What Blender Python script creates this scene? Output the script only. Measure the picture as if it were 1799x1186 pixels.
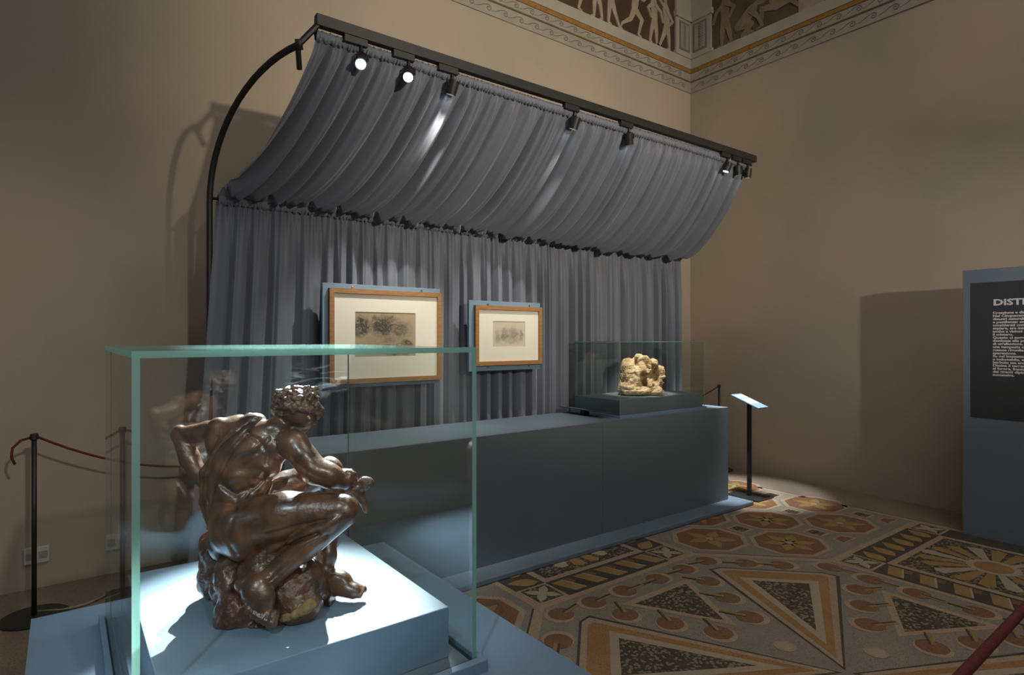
import bpy, bmesh, math, random
import numpy as np
from mathutils import Vector, Matrix

for o in list(bpy.data.objects): bpy.data.objects.remove(o)
scene = bpy.context.scene
COL = scene.collection

# ------------------------------------------------------------------ camera
VP1, VP2, CX, CY, H = 2310.0, 110.0, 899.5, 593.0, 1.5
FPX = math.sqrt((VP1-CX)*(CX-VP2))
ANG = math.atan2(VP1-CX, FPX)
FW = np.array([math.cos(ANG), math.sin(ANG)])       # forward (ground plane)
RT = np.array([math.sin(ANG), -math.cos(ANG)])      # right
_d = H*FPX/(808-CY)
CAM = -(FW*_d + RT*((1213-CX)/FPX*_d))              # room corner is the origin
CAM3 = np.array([CAM[0], CAM[1], H])
cam = bpy.data.cameras.new('camera'); cam.sensor_width = 36; cam.lens = FPX/1799*36
cam.clip_start = 0.05
camo = bpy.data.objects.new('camera', cam); COL.objects.link(camo)
camo.location = CAM3; camo.rotation_euler = (math.pi/2, 0, -math.atan2(FW[0], FW[1]))
scene.camera = camo

def ray(x, y): return np.array([*(FW+RT*((x-CX)/FPX)), -(y-CY)/FPX])
def at_z(x, y, z): r = ray(x, y); return CAM3 + r*((z-H)/r[2])
def at_y(x, y, Y): r = ray(x, y); return CAM3 + r*((Y-CAM[1])/r[1])
def at_x(x, y, X): r = ray(x, y); return CAM3 + r*((X-CAM[0])/r[0])
def at_d(x, y, d): return CAM3 + ray(x, y)*d

# ------------------------------------------------------------------ world, room lights, exposure
vs = scene.view_settings
vs.view_transform = 'Standard'; vs.look = 'None'; vs.exposure = 0.0; vs.gamma = 1.0
vs.use_curve_mapping = False
w = bpy.data.worlds.new('world'); scene.world = w; w.use_nodes = True
bg = w.node_tree.nodes['Background']; bg.inputs[0].default_value = (0.86, 0.9, 1.0, 1); bg.inputs[1].default_value = 0.115

def lamp(name, kind, loc, target, energy, color, size=0.1, cone=60, blend=0.5):
    l = bpy.data.lights.new(name, kind); l.energy = energy; l.color = color
    if kind == 'SPOT': l.spot_size = math.radians(cone); l.spot_blend = blend; l.shadow_soft_size = size
    if kind == 'AREA': l.size = size
    o = bpy.data.objects.new(name, l); COL.objects.link(o); o.location = loc
    o.rotation_euler = (Vector(target)-Vector(loc)).to_track_quat('-Z', 'Y').to_euler()
    return o
# room lamps on the far side of the hall, behind the visitor
lamp('hall_lamp', 'SPOT', (-4.15, -8.4, 3.25), (-2.6, 0, 3.6), 1350, (1.0, 0.885, 0.71), 0.08, 50, 1.0)
lamp('hall_lamp_panel', 'SPOT', (-3.1, -6.8, 2.45), (-0.6, -3.1, 2.0), 260, (1.0, 0.96, 0.88), 0.05, 32, 1.0)
lamp('hall_lamp_side', 'SPOT', (-5.6, -8.0, 3.3), (-6.6, 0, 0.9), 330, (1.0, 0.95, 0.85), 0.06, 30, 0.9)
lamp('hall_lamp_case', 'SPOT', (-7.35, -5.3, 3.35), (-5.80, -3.25, 1.12), 130, (0.86, 0.94, 1.0), 0.04, 22, 0.6)
lamp('overhead_fill', 'AREA', (-3.0, -5.0, 6.6), (-3.0, -4.0, 0), 80, (1.0, 0.90, 0.76), 2.5)  # unseen area light added overhead to brighten the floor

# ------------------------------------------------------------------ materials
MATS = {}
def mat(name, col, rough=0.6, col2=None, nscale=8.0, detail=4, lo=0.35, hi=0.65, bump=0.0, bscale=40.0, metal=0.0, spec=0.5,
        coat=0.0, speck=None, sheen=0.0, stretch=None):
    m = bpy.data.materials.new(name); m.use_nodes = True
    nt = m.node_tree; b = nt.nodes['Principled BSDF']; L = nt.links.new
    b.inputs['Base Color'].default_value = (*col, 1); b.inputs['Roughness'].default_value = rough
    b.inputs['Metallic'].default_value = metal; b.inputs['Specular IOR Level'].default_value = spec
    b.inputs['Coat Weight'].default_value = coat; b.inputs['Sheen Weight'].default_value = sheen
    b.inputs['Coat Roughness'].default_value = 0.24
    tc = nt.nodes.new('ShaderNodeTexCoord'); src = tc.outputs['Object']
    if stretch:
        mp = nt.nodes.new('ShaderNodeMapping'); mp.inputs['Scale'].default_value = stretch; L(src, mp.inputs['Vector']); src = mp.outputs['Vector']
    out = None
    if col2:
        n = nt.nodes.new('ShaderNodeTexNoise'); n.inputs['Scale'].default_value = nscale; n.inputs['Detail'].default_value = detail
        r = nt.nodes.new('ShaderNodeValToRGB'); r.color_ramp.elements[0].position = lo; r.color_ramp.elements[1].position = hi
        r.color_ramp.elements[0].color = (*col, 1); r.color_ramp.elements[1].color = (*col2, 1)
        L(src, n.inputs['Vector']); L(n.outputs['Fac'], r.inputs['Fac']); out = r.outputs['Color']
    if speck:       # (scale, colour, threshold)
        v = nt.nodes.new('ShaderNodeTexVoronoi'); v.inputs['Scale'].default_value = speck[0]
        sp = nt.nodes.new('ShaderNodeSeparateColor'); L(src, v.inputs['Vector']); L(v.outputs['Color'], sp.inputs['Color'])
        g = nt.nodes.new('ShaderNodeMath'); g.operation = 'GREATER_THAN'; g.inputs[1].default_value = speck[2]; L(sp.outputs[0], g.inputs[0])
        mx = nt.nodes.new('ShaderNodeMix'); mx.data_type = 'RGBA'; L(g.outputs[0], mx.inputs['Factor'])
        if out: L(out, mx.inputs['A'])
        else: mx.inputs['A'].default_value = (*col, 1)
        mx.inputs['B'].default_value = (*speck[1], 1); out = mx.outputs['Result']
    if out: L(out, b.inputs['Base Color'])
    if bump:
        n2 = nt.nodes.new('ShaderNodeTexNoise'); n2.inputs['Scale'].default_value = bscale; n2.inputs['Detail'].default_value = 6
        bp = nt.nodes.new('ShaderNodeBump'); bp.inputs['Strength'].default_value = bump; bp.inputs['Distance'].default_value = 0.01
        L(src, n2.inputs['Vector']); L(n2.outputs['Fac'], bp.inputs['Height']); L(bp.outputs['Normal'], b.inputs['Normal'])
    MATS[name] = m
    return m

M = MATS
mat('plaster', (0.395, 0.35, 0.262), 0.9, (0.50, 0.392, 0.305), 0.75, 9, 0.34, 0.66, 0.3, 9)
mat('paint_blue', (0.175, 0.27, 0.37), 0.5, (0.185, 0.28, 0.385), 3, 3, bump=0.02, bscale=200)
mat('paint_console', (0.165, 0.225, 0.285), 0.45, (0.175, 0.235, 0.295), 3, 3)
mat('paint_panel', (0.185, 0.225, 0.28), 0.5, (0.195, 0.235, 0.29), 3, 3)
mat('paint_blue_shaded', (0.15, 0.185, 0.22), 0.55, (0.16, 0.195, 0.23), 3, 3)  # darker copy of the blue paint, the console front's shade put into its colour
mat('fabric', (0.148, 0.166, 0.210), 0.60, (0.168, 0.186, 0.232), 2, 3, bump=0.05, bscale=350, sheen=0.3)
mat('black_metal', (0.018, 0.018, 0.018), 0.45, (0.025, 0.024, 0.022), 30)
mat('black_print', (0.045, 0.05, 0.055), 0.55, (0.05, 0.055, 0.06), 3)
mat('white_print', (0.8, 0.8, 0.78), 0.6, (0.75, 0.75, 0.73), 4)
mat('wood_frame', (0.30, 0.15, 0.055), 0.4, (0.40, 0.21, 0.08), 14, 5, bump=0.1, bscale=60, stretch=(1, 1, 8))
mat('mount_board', (0.80, 0.77, 0.66), 0.8, (0.83, 0.80, 0.69), 5)
mat('joint_dark', (0.04, 0.075, 0.07), 0.4, (0.05, 0.085, 0.08), 20)
mat('brass', (0.5, 0.35, 0.15), 0.35, (0.45, 0.3, 0.12), 20, metal=1.0)
mat('rope_red', (0.16, 0.012, 0.015), 0.7, (0.11, 0.01, 0.012), 60, bump=0.4, bscale=300)
mat('plastic_white', (0.55, 0.55, 0.52), 0.4, (0.5, 0.5, 0.48), 20)
mat('cable_grey', (0.35, 0.31, 0.25), 0.5, (0.3, 0.27, 0.22), 20)
# floor stones
mat('stone_ground', (0.255, 0.205, 0.15), 0.45, (0.31, 0.25, 0.185), 3, 6, speck=(260, (0.17, 0.135, 0.10), 0.75))
mat('stone_grey', (0.275, 0.245, 0.20), 0.42, (0.335, 0.295, 0.24), 4, 6, speck=(240, (0.20, 0.175, 0.14), 0.75))
mat('stone_pink', (0.43, 0.315, 0.215), 0.42, (0.48, 0.36, 0.25), 5, 6, speck=(260, (0.33, 0.235, 0.155), 0.75))
mat('stone_orange', (0.36, 0.195, 0.075), 0.42, (0.43, 0.245, 0.10), 5, 6, speck=(260, (0.28, 0.14, 0.05), 0.75))
mat('stone_brown', (0.225, 0.115, 0.06), 0.42, (0.28, 0.145, 0.078), 6, 6, speck=(220, (0.16, 0.072, 0.035), 0.75))
mat('stone_gold', (0.34, 0.215, 0.075), 0.42, (0.40, 0.265, 0.105), 6, 6, speck=(240, (0.30, 0.18, 0.05), 0.78))
mat('stone_light', (0.43, 0.36, 0.255), 0.42, (0.48, 0.40, 0.29), 6, 6, speck=(240, (0.40, 0.32, 0.22), 0.8))
mat('stone_black', (0.062, 0.050, 0.039), 0.42, (0.08, 0.064, 0.05), 6, 6, speck=(220, (0.12, 0.095, 0.07), 0.82))
mat('stone_speckled', (0.060, 0.050, 0.036), 0.42, (0.085, 0.07, 0.05), 9, 4, speck=(75, (0.27, 0.215, 0.14), 0.70))
# frieze paints
mat('frieze_grey', (0.33, 0.29, 0.245), 0.85, (0.39, 0.345, 0.29), 5, 6)
mat('frieze_pale', (0.40, 0.36, 0.29), 0.85, (0.45, 0.40, 0.33), 5, 6)
mat('frieze_dark', (0.055, 0.030, 0.016), 0.85, (0.10, 0.052, 0.024), 2.2, 5)
mat('frieze_umber', (0.085, 0.062, 0.035), 0.85, (0.14, 0.105, 0.06), 3, 5)
mat('frieze_gold', (0.36, 0.19, 0.04), 0.8, (0.24, 0.12, 0.03), 45, 2)
mat('frieze_brown', (0.13, 0.075, 0.04), 0.85, (0.17, 0.10, 0.055), 20)
mat('frieze_figure', (0.42, 0.345, 0.255), 0.85, (0.34, 0.27, 0.19), 9, 5)
mat('frieze_umber_figure', (0.27, 0.205, 0.13), 0.85, (0.19, 0.14, 0.085), 9, 5)
mat('frieze_line', (0.17, 0.15, 0.135), 0.85, (0.2, 0.18, 0.16), 9)
# statuary
mat('bronze_brown', (0.030, 0.015, 0.009), 0.36, (0.21, 0.090, 0.036), 24, 11, 0.30, 0.76, bump=0.16, bscale=120, spec=0.8, coat=0.55)
mat('bronze_hair', (0.075, 0.038, 0.022), 0.28, (0.17, 0.09, 0.05), 30, 8, 0.36, 0.68, bump=0.5, bscale=110, spec=0.7, coat=0.5)
mat('bronze_rock', (0.045, 0.020, 0.011), 0.34, (0.15, 0.058, 0.027), 20, 8, 0.4, 0.66, bump=0.7, bscale=60, spec=0.6, coat=0.4)
mat('plaster_chip', (0.28, 0.18, 0.075), 0.8, (0.36, 0.25, 0.12), 40, 6, bump=0.5, bscale=90)
mat('terracotta', (0.36, 0.235, 0.125), 0.85, (0.62, 0.46, 0.29), 14, 8, 0.32, 0.68, bump=0.8, bscale=60)

def glass_mat(name, tint):
    m = bpy.data.materials.new(name); m.use_nodes = True; nt = m.node_tree; nt.nodes.clear(); L = nt.links.new
    o = nt.nodes.new('ShaderNodeOutputMaterial'); t = nt.nodes.new('ShaderNodeBsdfTransparent'); g = nt.nodes.new('ShaderNodeBsdfGlossy')
    t.inputs[0].default_value = (*tint, 1); g.inputs['Roughness'].default_value = 0.0
    lw = nt.nodes.new('ShaderNodeLayerWeight'); lw.inputs[0].default_value = 0.5
    p = nt.nodes.new('ShaderNodeMath'); p.operation = 'POWER'; p.inputs[1].default_value = 5; L(lw.outputs['Facing'], p.inputs[0])
    a = nt.nodes.new('ShaderNodeMath'); a.operation = 'MULTIPLY_ADD'; a.inputs[1].default_value = 0.7; a.inputs[2].default_value = 0.035; L(p.outputs[0], a.inputs[0])
    # faint wiping smears
    mx = nt.nodes.new('ShaderNodeMixShader'); L(a.outputs[0], mx.inputs[0]); L(t.outputs[0], mx.inputs[1]); L(g.outputs[0], mx.inputs[2])
    L(mx.outputs[0], o.inputs[0]); M[name] = m; return m
glass_mat('glass', (0.965, 0.985, 0.975))
def smear(name):
    m = glass_mat(name, (0.965, 0.985, 0.975)); nt = m.node_tree; L = nt.links.new
    out = [n for n in nt.nodes if n.type == 'OUTPUT_MATERIAL'][0]; base = out.inputs[0].links[0].from_socket
    tc = nt.nodes.new('ShaderNodeTexCoord'); n1 = nt.nodes.new('ShaderNodeTexNoise'); n1.inputs['Scale'].default_value = 5; n1.inputs['Detail'].default_value = 2
    mp = nt.nodes.new('ShaderNodeMapping'); mp.inputs['Rotation'].default_value = (0.5, 0.9, 0.4); mp.inputs['Scale'].default_value = (9, 60, 30)
    n2 = nt.nodes.new('ShaderNodeTexNoise'); n2.inputs['Scale'].default_value = 1; n2.inputs['Detail'].default_value = 5; n2.inputs['Distortion'].default_value = 1.5
    L(tc.outputs['Object'], n1.inputs['Vector']); L(tc.outputs['Object'], mp.inputs['Vector']); L(mp.outputs[0], n2.inputs['Vector'])
    a = nt.nodes.new('ShaderNodeMapRange'); a.inputs[1].default_value = 0.57; a.inputs[2].default_value = 0.72; L(n1.outputs[0], a.inputs[0])
    b = nt.nodes.new('ShaderNodeMapRange'); b.inputs[1].default_value = 0.55; b.inputs[2].default_value = 0.75; L(n2.outputs[0], b.inputs[0])
    mu = nt.nodes.new('ShaderNodeMath'); mu.operation = 'MULTIPLY'; L(a.outputs[0], mu.inputs[0]); L(b.outputs[0], mu.inputs[1])
    m2 = nt.nodes.new('ShaderNodeMath'); m2.operation = 'MULTIPLY'; m2.inputs[1].default_value = 0.07; L(mu.outputs[0], m2.inputs[0])
    df = nt.nodes.new('ShaderNodeBsdfTranslucent'); df.inputs[0].default_value = (0.8, 0.85, 0.9, 1)
    mx = nt.nodes.new('ShaderNodeMixShader'); L(m2.outputs[0], mx.inputs[0]); L(base, mx.inputs[1]); L(df.outputs[0], mx.inputs[2]); L(mx.outputs[0], out.inputs[0])
smear('glass_wiped')
def edge_mat(name, col):
    m = bpy.data.materials.new(name); m.use_nodes = True; nt = m.node_tree; nt.nodes.clear(); L = nt.links.new
    o = nt.nodes.new('ShaderNodeOutputMaterial')
    tr = nt.nodes.new('ShaderNodeBsdfTransparent'); tr.inputs[0].default_value = (col[0]*1.1, col[1]*1.1, col[2]*1.1, 1)
    tl = nt.nodes.new('ShaderNodeBsdfTranslucent'); tl.inputs[0].default_value = (*col, 1)
    df = nt.nodes.new('ShaderNodeBsdfDiffuse'); df.inputs[0].default_value = (*col, 1)
    gl = nt.nodes.new('ShaderNodeBsdfGlossy'); gl.inputs['Roughness'].default_value = 0.18; gl.inputs[0].default_value = (0.8, 1, 0.92, 1)
    m1 = nt.nodes.new('ShaderNodeMixShader'); m1.inputs[0].default_value = 0.5; L(tl.outputs[0], m1.inputs[1]); L(df.outputs[0], m1.inputs[2])
    m2 = nt.nodes.new('ShaderNodeMixShader'); m2.inputs[0].default_value = 0.25; L(m1.outputs[0], m2.inputs[1]); L(tr.outputs[0], m2.inputs[2])
    m3 = nt.nodes.new('ShaderNodeMixShader'); m3.inputs[0].default_value = 0.18; L(m2.outputs[0], m3.inputs[1]); L(gl.outputs[0], m3.inputs[2])
    L(m3.outputs[0], o.inputs[0]); M[name] = m; return m
edge_mat('glass_edge', (0.30, 0.58, 0.50))
def emit_mat(name, col, s):
    m = bpy.data.materials.new(name); m.use_nodes = True; nt = m.node_tree; nt.nodes.clear()
    o = nt.nodes.new('ShaderNodeOutputMaterial'); e = nt.nodes.new('ShaderNodeEmission'); e.inputs[0].default_value = (*col, 1); e.inputs[1].default_value = s
    nt.links.new(e.outputs[0], o.inputs[0]); M[name] = m; return m
emit_mat('led_lens', (0.93, 0.98, 1.0), 14)
def sketch_mat(name, paper, ink, blobs, fine_sc, stretch, strength, line=None):
    m = mat(name, paper, 0.85); nt = m.node_tree; L = nt.links.new; b = nt.nodes['Principled BSDF']
    tc = nt.nodes.new('ShaderNodeTexCoord')
    wn = nt.nodes.new('ShaderNodeTexNoise'); wn.inputs['Scale'].default_value = 16; wn.inputs['Detail'].default_value = 4; L(tc.outputs['Object'], wn.inputs['Vector'])
    wv = nt.nodes.new('ShaderNodeVectorMath'); wv.operation = 'MULTIPLY_ADD'; wv.inputs[1].default_value = (0.10, 0, 0.10); L(wn.outputs['Color'], wv.inputs[0])
    ad = nt.nodes.new('ShaderNodeVectorMath'); ad.operation = 'ADD'; ad.inputs[1].default_value = (-0.05, 0, -0.05); L(tc.outputs['Object'], ad.inputs[0]); L(ad.outputs[0], wv.inputs[2])
    tot = None
    for (x, z, rx, rz, a) in blobs:
        q = nt.nodes.new('ShaderNodeVectorMath'); q.operation = 'SUBTRACT'; q.inputs[1].default_value = (x, 0, z); L(wv.outputs[0], q.inputs[0])
        sc = nt.nodes.new('ShaderNodeVectorMath'); sc.operation = 'MULTIPLY'; sc.inputs[1].default_value = (1/rx, 0, 1/rz); L(q.outputs[0], sc.inputs[0])
        ln = nt.nodes.new('ShaderNodeVectorMath'); ln.operation = 'LENGTH'; L(sc.outputs[0], ln.inputs[0])
        mr = nt.nodes.new('ShaderNodeMapRange'); mr.interpolation_type = 'SMOOTHSTEP'; mr.inputs[1].default_value = 1.0; mr.inputs[2].default_value = 0.2; mr.inputs[3].default_value = 0; mr.inputs[4].default_value = a; L(ln.outputs['Value'], mr.inputs[0])
        if tot is None: tot = mr.outputs[0]
        else:
            mm = nt.nodes.new('ShaderNodeMath'); mm.operation = 'MAXIMUM'; L(tot, mm.inputs[0]); L(mr.outputs[0], mm.inputs[1]); tot = mm.outputs[0]
    mp = nt.nodes.new('ShaderNodeMapping'); mp.inputs['Scale'].default_value = stretch; L(tc.outputs['Object'], mp.inputs['Vector'])
    fn = nt.nodes.new('ShaderNodeTexNoise'); fn.inputs['Scale'].default_value = fine_sc; fn.inputs['Detail'].default_value = 7; fn.inputs['Distortion'].default_value = 2.0; L(mp.outputs[0], fn.inputs['Vector'])
    r2 = nt.nodes.new('ShaderNodeMapRange'); r2.inputs[1].default_value = 0.26; r2.inputs[2].default_value = 0.56; r2.inputs[3].default_value = 0.2; L(fn.outputs[0], r2.inputs[0])
    mu = nt.nodes.new('ShaderNodeMath'); mu.operation = 'MULTIPLY'; L(tot, mu.inputs[0]); L(r2.outputs[0], mu.inputs[1])
    m2 = nt.nodes.new('ShaderNodeMath'); m2.operation = 'MULTIPLY'; m2.inputs[1].default_value = strength; m2.use_clamp = True; L(mu.outputs[0], m2.inputs[0])
    mx = nt.nodes.new('ShaderNodeMix'); mx.data_type = 'RGBA'; L(m2.outputs[0], mx.inputs['Factor']); mx.inputs['A'].default_value = (*paper, 1); mx.inputs['B'].default_value = (*ink, 1)
    L(mx.outputs['Result'], b.inputs['Base Color']); return m
sketch_mat('drawing_wash', (0.43, 0.345, 0.225), (0.075, 0.065, 0.05), [(-0.165, 0.205, 0.095, 0.105, 1.0), (-0.02, 0.20, 0.135, 0.115, 1.0), (0.045, 0.255, 0.08, 0.03, 0.6), (0.105, 0.185, 0.12, 0.09, 0.65), (0.02, 0.12, 0.10, 0.05, 0.45), (0.15, 0.085, 0.08, 0.045, 0.8), (-0.05, 0.075, 0.24, 0.014, 0.8), (0.08, 0.02, 0.14, 0.025, 0.6), (0.0, 0.14, 0.3, 0.2, 0.22)], 24, (1, 1, 1.4), 1.25)
sketch_mat('drawing_chalk', (0.60, 0.54, 0.42), (0.17, 0.145, 0.115), [(-0.10, 0.08, 0.05, 0.06, 0.7), (-0.04, 0.09, 0.07, 0.075, 0.9), (0.04, 0.10, 0.08, 0.085, 0.8), (0.11, 0.09, 0.04, 0.07, 0.8), (0.0, 0.05, 0.12, 0.03, 0.5)], 42, (2.2, 1, 0.8), 0.9)

# ------------------------------------------------------------------ helpers
LOC = {}
def wloc(o): return LOC.get(o.name, Vector((0, 0, 0)))
def tag(o, label=None, cat=None, group=None, kind=None):
    if label: o['label'] = label
    if cat: o['category'] = cat
    if group: o['group'] = group
    if kind: o['kind'] = kind
    return o
def empty(name, loc, label=None, cat=None, group=None):
    o = bpy.data.objects.new(name, None); COL.objects.link(o); o.location = loc; o.empty_display_size = 0.1
    LOC[o.name] = Vector(loc); return tag(o, label, cat, group)
def smooth(me, on=True):
    me.polygons.foreach_set('use_smooth', [on]*len(me.polygons))
def mesh_obj(name, verts, faces, m, parent=None, sm=False, origin=None):
    """verts in world space; origin defaults to the base centre"""
    v = np.asarray(verts, dtype=float).reshape(-1, 3)
    if origin is None:
        lo, hi = v.min(0), v.max(0); origin = Vector(((lo[0]+hi[0])/2, (lo[1]+hi[1])/2, lo[2]))
    else: origin = Vector(origin)
    v = v - np.array(origin)
    me = bpy.data.meshes.new(name); me.from_pydata(v.tolist(), [], faces if isinstance(faces, list) else faces.tolist()); me.update()
    ms = m if isinstance(m, (list, tuple)) else [m]
    for x in ms: me.materials.append(M[x])
    if sm: smooth(me)
    o = bpy.data.objects.new(name, me); COL.objects.link(o)
    if parent is not None:
        o.parent = parent; o.location = origin - wloc(parent)
    else: o.location = origin
    LOC[o.name] = origin.copy()
    return o
class MB:
    def __init__(s): s.v = []; s.f = []
    def add(s, v, f):
        n = len(s.v); s.v += [tuple(p) for p in v]; s.f += [tuple(i+n for i in q) for q in f]; return s
    def box(s, lo, hi, b=0.0):
        x0, y0, z0 = lo; x1, y1, z1 = hi
        if b <= 0:
            return s.add([(x0,y0,z0),(x1,y0,z0),(x1,y1,z0),(x0,y1,z0),(x0,y0,z1),(x1,y0,z1),(x1,y1,z1),(x0,y1,z1)],
                  [(0,3,2,1),(4,5,6,7),(0,1,5,4),(1,2,6,5),(2,3,7,6),(3,0,4,7)])
        bm = bmesh.new(); bmesh.ops.create_cube(bm, size=1)
        for v in bm.verts: v.co = Vector(((x0+x1)/2+v.co.x*(x1-x0), (y0+y1)/2+v.co.y*(y1-y0), (z0+z1)/2+v.co.z*(z1-z0)))
        bmesh.ops.bevel(bm, geom=bm.edges[:], offset=b, segments=2, affect='EDGES', profile=0.5)
        bm.verts.index_update(); s.add([v.co[:] for v in bm.verts], [[v.index for v in f.verts] for f in bm.faces]); bm.free(); return s
    def tube(s, pts, r, n=10, caps=True):
        pts = [Vector(p) for p in pts]; rs = r if isinstance(r, (list, tuple)) else [r]*len(pts)
        up = None; base = len(s.v); V = []; Fc = []
        for i, p in enumerate(pts):
            t = (pts[min(i+1, len(pts)-1)]-pts[max(i-1, 0)]).normalized()
            if up is None:
                a = Vector((0, 0, 1)) if abs(t.z) < 0.9 else Vector((1, 0, 0)); up = (a - t*a.dot(t)).normalized()
            else: up = (up - t*up.dot(t)).normalized()
            sd = t.cross(up)
            for k in range(n):
                an = 2*math.pi*k/n; V.append(p+(up*math.cos(an)+sd*math.sin(an))*rs[i])
        for i in range(len(pts)-1):
            for k in range(n): Fc.append((i*n+k, i*n+(k+1)%n, (i+1)*n+(k+1)%n, (i+1)*n+k))
        if caps: Fc.append(tuple(range(n-1, -1, -1))); Fc.append(tuple(range((len(pts)-1)*n, len(pts)*n)))
        return s.add(V, Fc)
    def lathe(s, c, prof, n=24):
        V = []; Fc = []
        for (r, z) in prof:
            for k in range(n): a = 2*math.pi*k/n; V.append((c[0]+r*math.cos(a), c[1]+r*math.sin(a), c[2]+z))
        for i in range(len(prof)-1):
            for k in range(n): Fc.append((i*n+k, i*n+(k+1)%n, (i+1)*n+(k+1)%n, (i+1)*n+k))
        Fc.append(tuple(range(n-1, -1, -1))); Fc.append(tuple(range((len(prof)-1)*n, len(prof)*n)))
        return s.add(V, Fc)
    def prism(s, pts, z0, z1):
        n = len(pts); ar = sum(pts[i][0]*pts[(i+1)%n][1]-pts[(i+1)%n][0]*pts[i][1] for i in range(n))
        if ar < 0: pts = pts[::-1]
        V = [(p[0], p[1], z0) for p in pts]+[(p[0], p[1], z1) for p in pts]
        return s.add(V, [tuple(range(n-1, -1, -1)), tuple(range(n, 2*n))]+[(i, (i+1)%n, n+(i+1)%n, n+i) for i in range(n)])
    def obj(s, name, m, parent=None, sm=False, origin=None): return mesh_obj(name, s.v, s.f, m, parent, sm, origin)
def box(name, lo, hi, m, parent=None, b=0.0): return MB().box(lo, hi, b).obj(name, m, parent)
def autosmooth(o, ang=40):
    smooth(o.data)
    try:
        bm = bmesh.new(); bm.from_mesh(o.data)
        for e in bm.edges:
            if len(e.link_faces) == 2 and e.calc_face_angle(0) > math.radians(ang): e.smooth = False
        bm.to_mesh(o.data); bm.free()
    except Exception: pass
    return o

# ------------------------------------------------------------------ room shell
ZC = 4.487
wall_back = tag(box('wall_back', (-11.0, 0, 0), (0.3, 0.3, 7.0), 'plaster'), kind='structure')
wall_right = tag(box('wall_right', (0, -10.0, 0), (0.3, 0, 7.0), 'plaster'), kind='structure')
floor = tag(box('floor', (-11.0, -10.0, -0.1), (0.3, 0.3, 0.0), 'stone_ground'), kind='structure')

# ------------------------------------------------------------------ inlaid floor
OX, OY = -3.355, -3.335
LAY = [0.0]
def piece(name, pts, z, m, z0=-0.004):
    return MB().prism([(float(p[0]), float(p[1])) for p in pts], z0, z).obj(name, m, floor)
def rot(pts, k, mirror=False, c=(OX, OY)):
    out = []
    for x, y in pts:
        if mirror: x = -x
        for _ in range(k % 4): x, y = y, -x          # clockwise quarter turns
        out.append((c[0]+x, c[1]+y))
    return out
def strip(p, q, wd, ext=0.0):
    p = np.array(p, float); q = np.array(q, float); t = (q-p)/np.linalg.norm(q-p); n = np.array([-t[1], t[0]])*wd/2
    p = p-t*ext; q = q+t*ext
    return [p-n, q-n, q+n, p+n]
def disc(c, r, n=20, a=1.0, ang=0.0):
    return [(c[0]+r*math.cos(2*math.pi*i/n)*math.cos(ang)-r*a*math.sin(2*math.pi*i/n)*math.sin(ang),
             c[1]+r*math.cos(2*math.pi*i/n)*math.sin(ang)+r*a*math.sin(2*math.pi*i/n)*math.cos(ang)) for i in range(n)]
def leaf(c, L, wd, ang, n=7):
    up = [(t*L, math.sin(math.pi*min(max(t, 0), 1)**0.8)*wd/2) for t in np.linspace(0, 1, n)]
    dn = [(t*L, -math.sin(math.pi*t**0.8)*wd/2) for t in np.linspace(0, 1, n)][1:-1][::-1]
    ca, sa = math.cos(ang), math.sin(ang)
    return [(c[0]+x*ca-y*sa, c[1]+x*sa+y*ca) for x, y in up+dn]
# grey grounds
A_, B_ = 0.69, 1.325
octo = [(-A_, B_), (A_, B_), (B_, A_), (B_, -A_), (A_, -B_), (-A_, -B_), (-B_, -A_), (-B_, A_)]
piece('ground_slab', rot(octo, 0), 0.0010, 'stone_grey')
XR = 2.76    # edge of the patterned field towards the right wall
YT = 2.55
piece('ground_slab', rot([(A_, B_), (A_, YT), (XR, YT), (XR, A_), (B_, A_)], 0), 0.0010, 'stone_grey')
piece('ground_slab', rot([(A_, B_), (A_, YT), (2.0, YT), (2.0, A_), (B_, A_)], 0, True), 0.0010, 'stone_grey')
# border lines of the octagon and of the fields
for k in range(4):
    piece('border_strip', rot(strip((-A_, B_), (A_, B_), 0.045, 0.01), k), 0.0022, 'stone_pink')
    piece('border_strip', rot(strip((A_, B_), (B_, A_), 0.055, 0.01), k), 0.0023, 'stone_pink')
    q = rot(strip((A_+0.035, B_+0.012), (B_+0.012, A_+0.035), 0.010), k); piece('joint_line', q, 0.0021, 'stone_black')
for mir in (False, True):
    piece('border_strip', rot(strip((A_, B_), (A_, YT), 0.045), 0, mir), 0.0024, 'stone_pink')
piece('border_strip', rot(strip((B_, A_), (XR, A_), 0.045), 0), 0.0024, 'stone_pink')
piece('border_strip', rot(strip((B_, -A_), (XR, -A_), 0.045), 0), 0.0024, 'stone_pink')
piece('border_strip', rot(strip((XR, 3.2), (XR, -2.5), 0.05), 0), 0.0026, 'stone_pink')
piece('joint_line', rot(strip((XR+0.034, 3.2), (XR+0.034, -2.5), 0.014), 0), 0.0020, 'stone_black')

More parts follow.
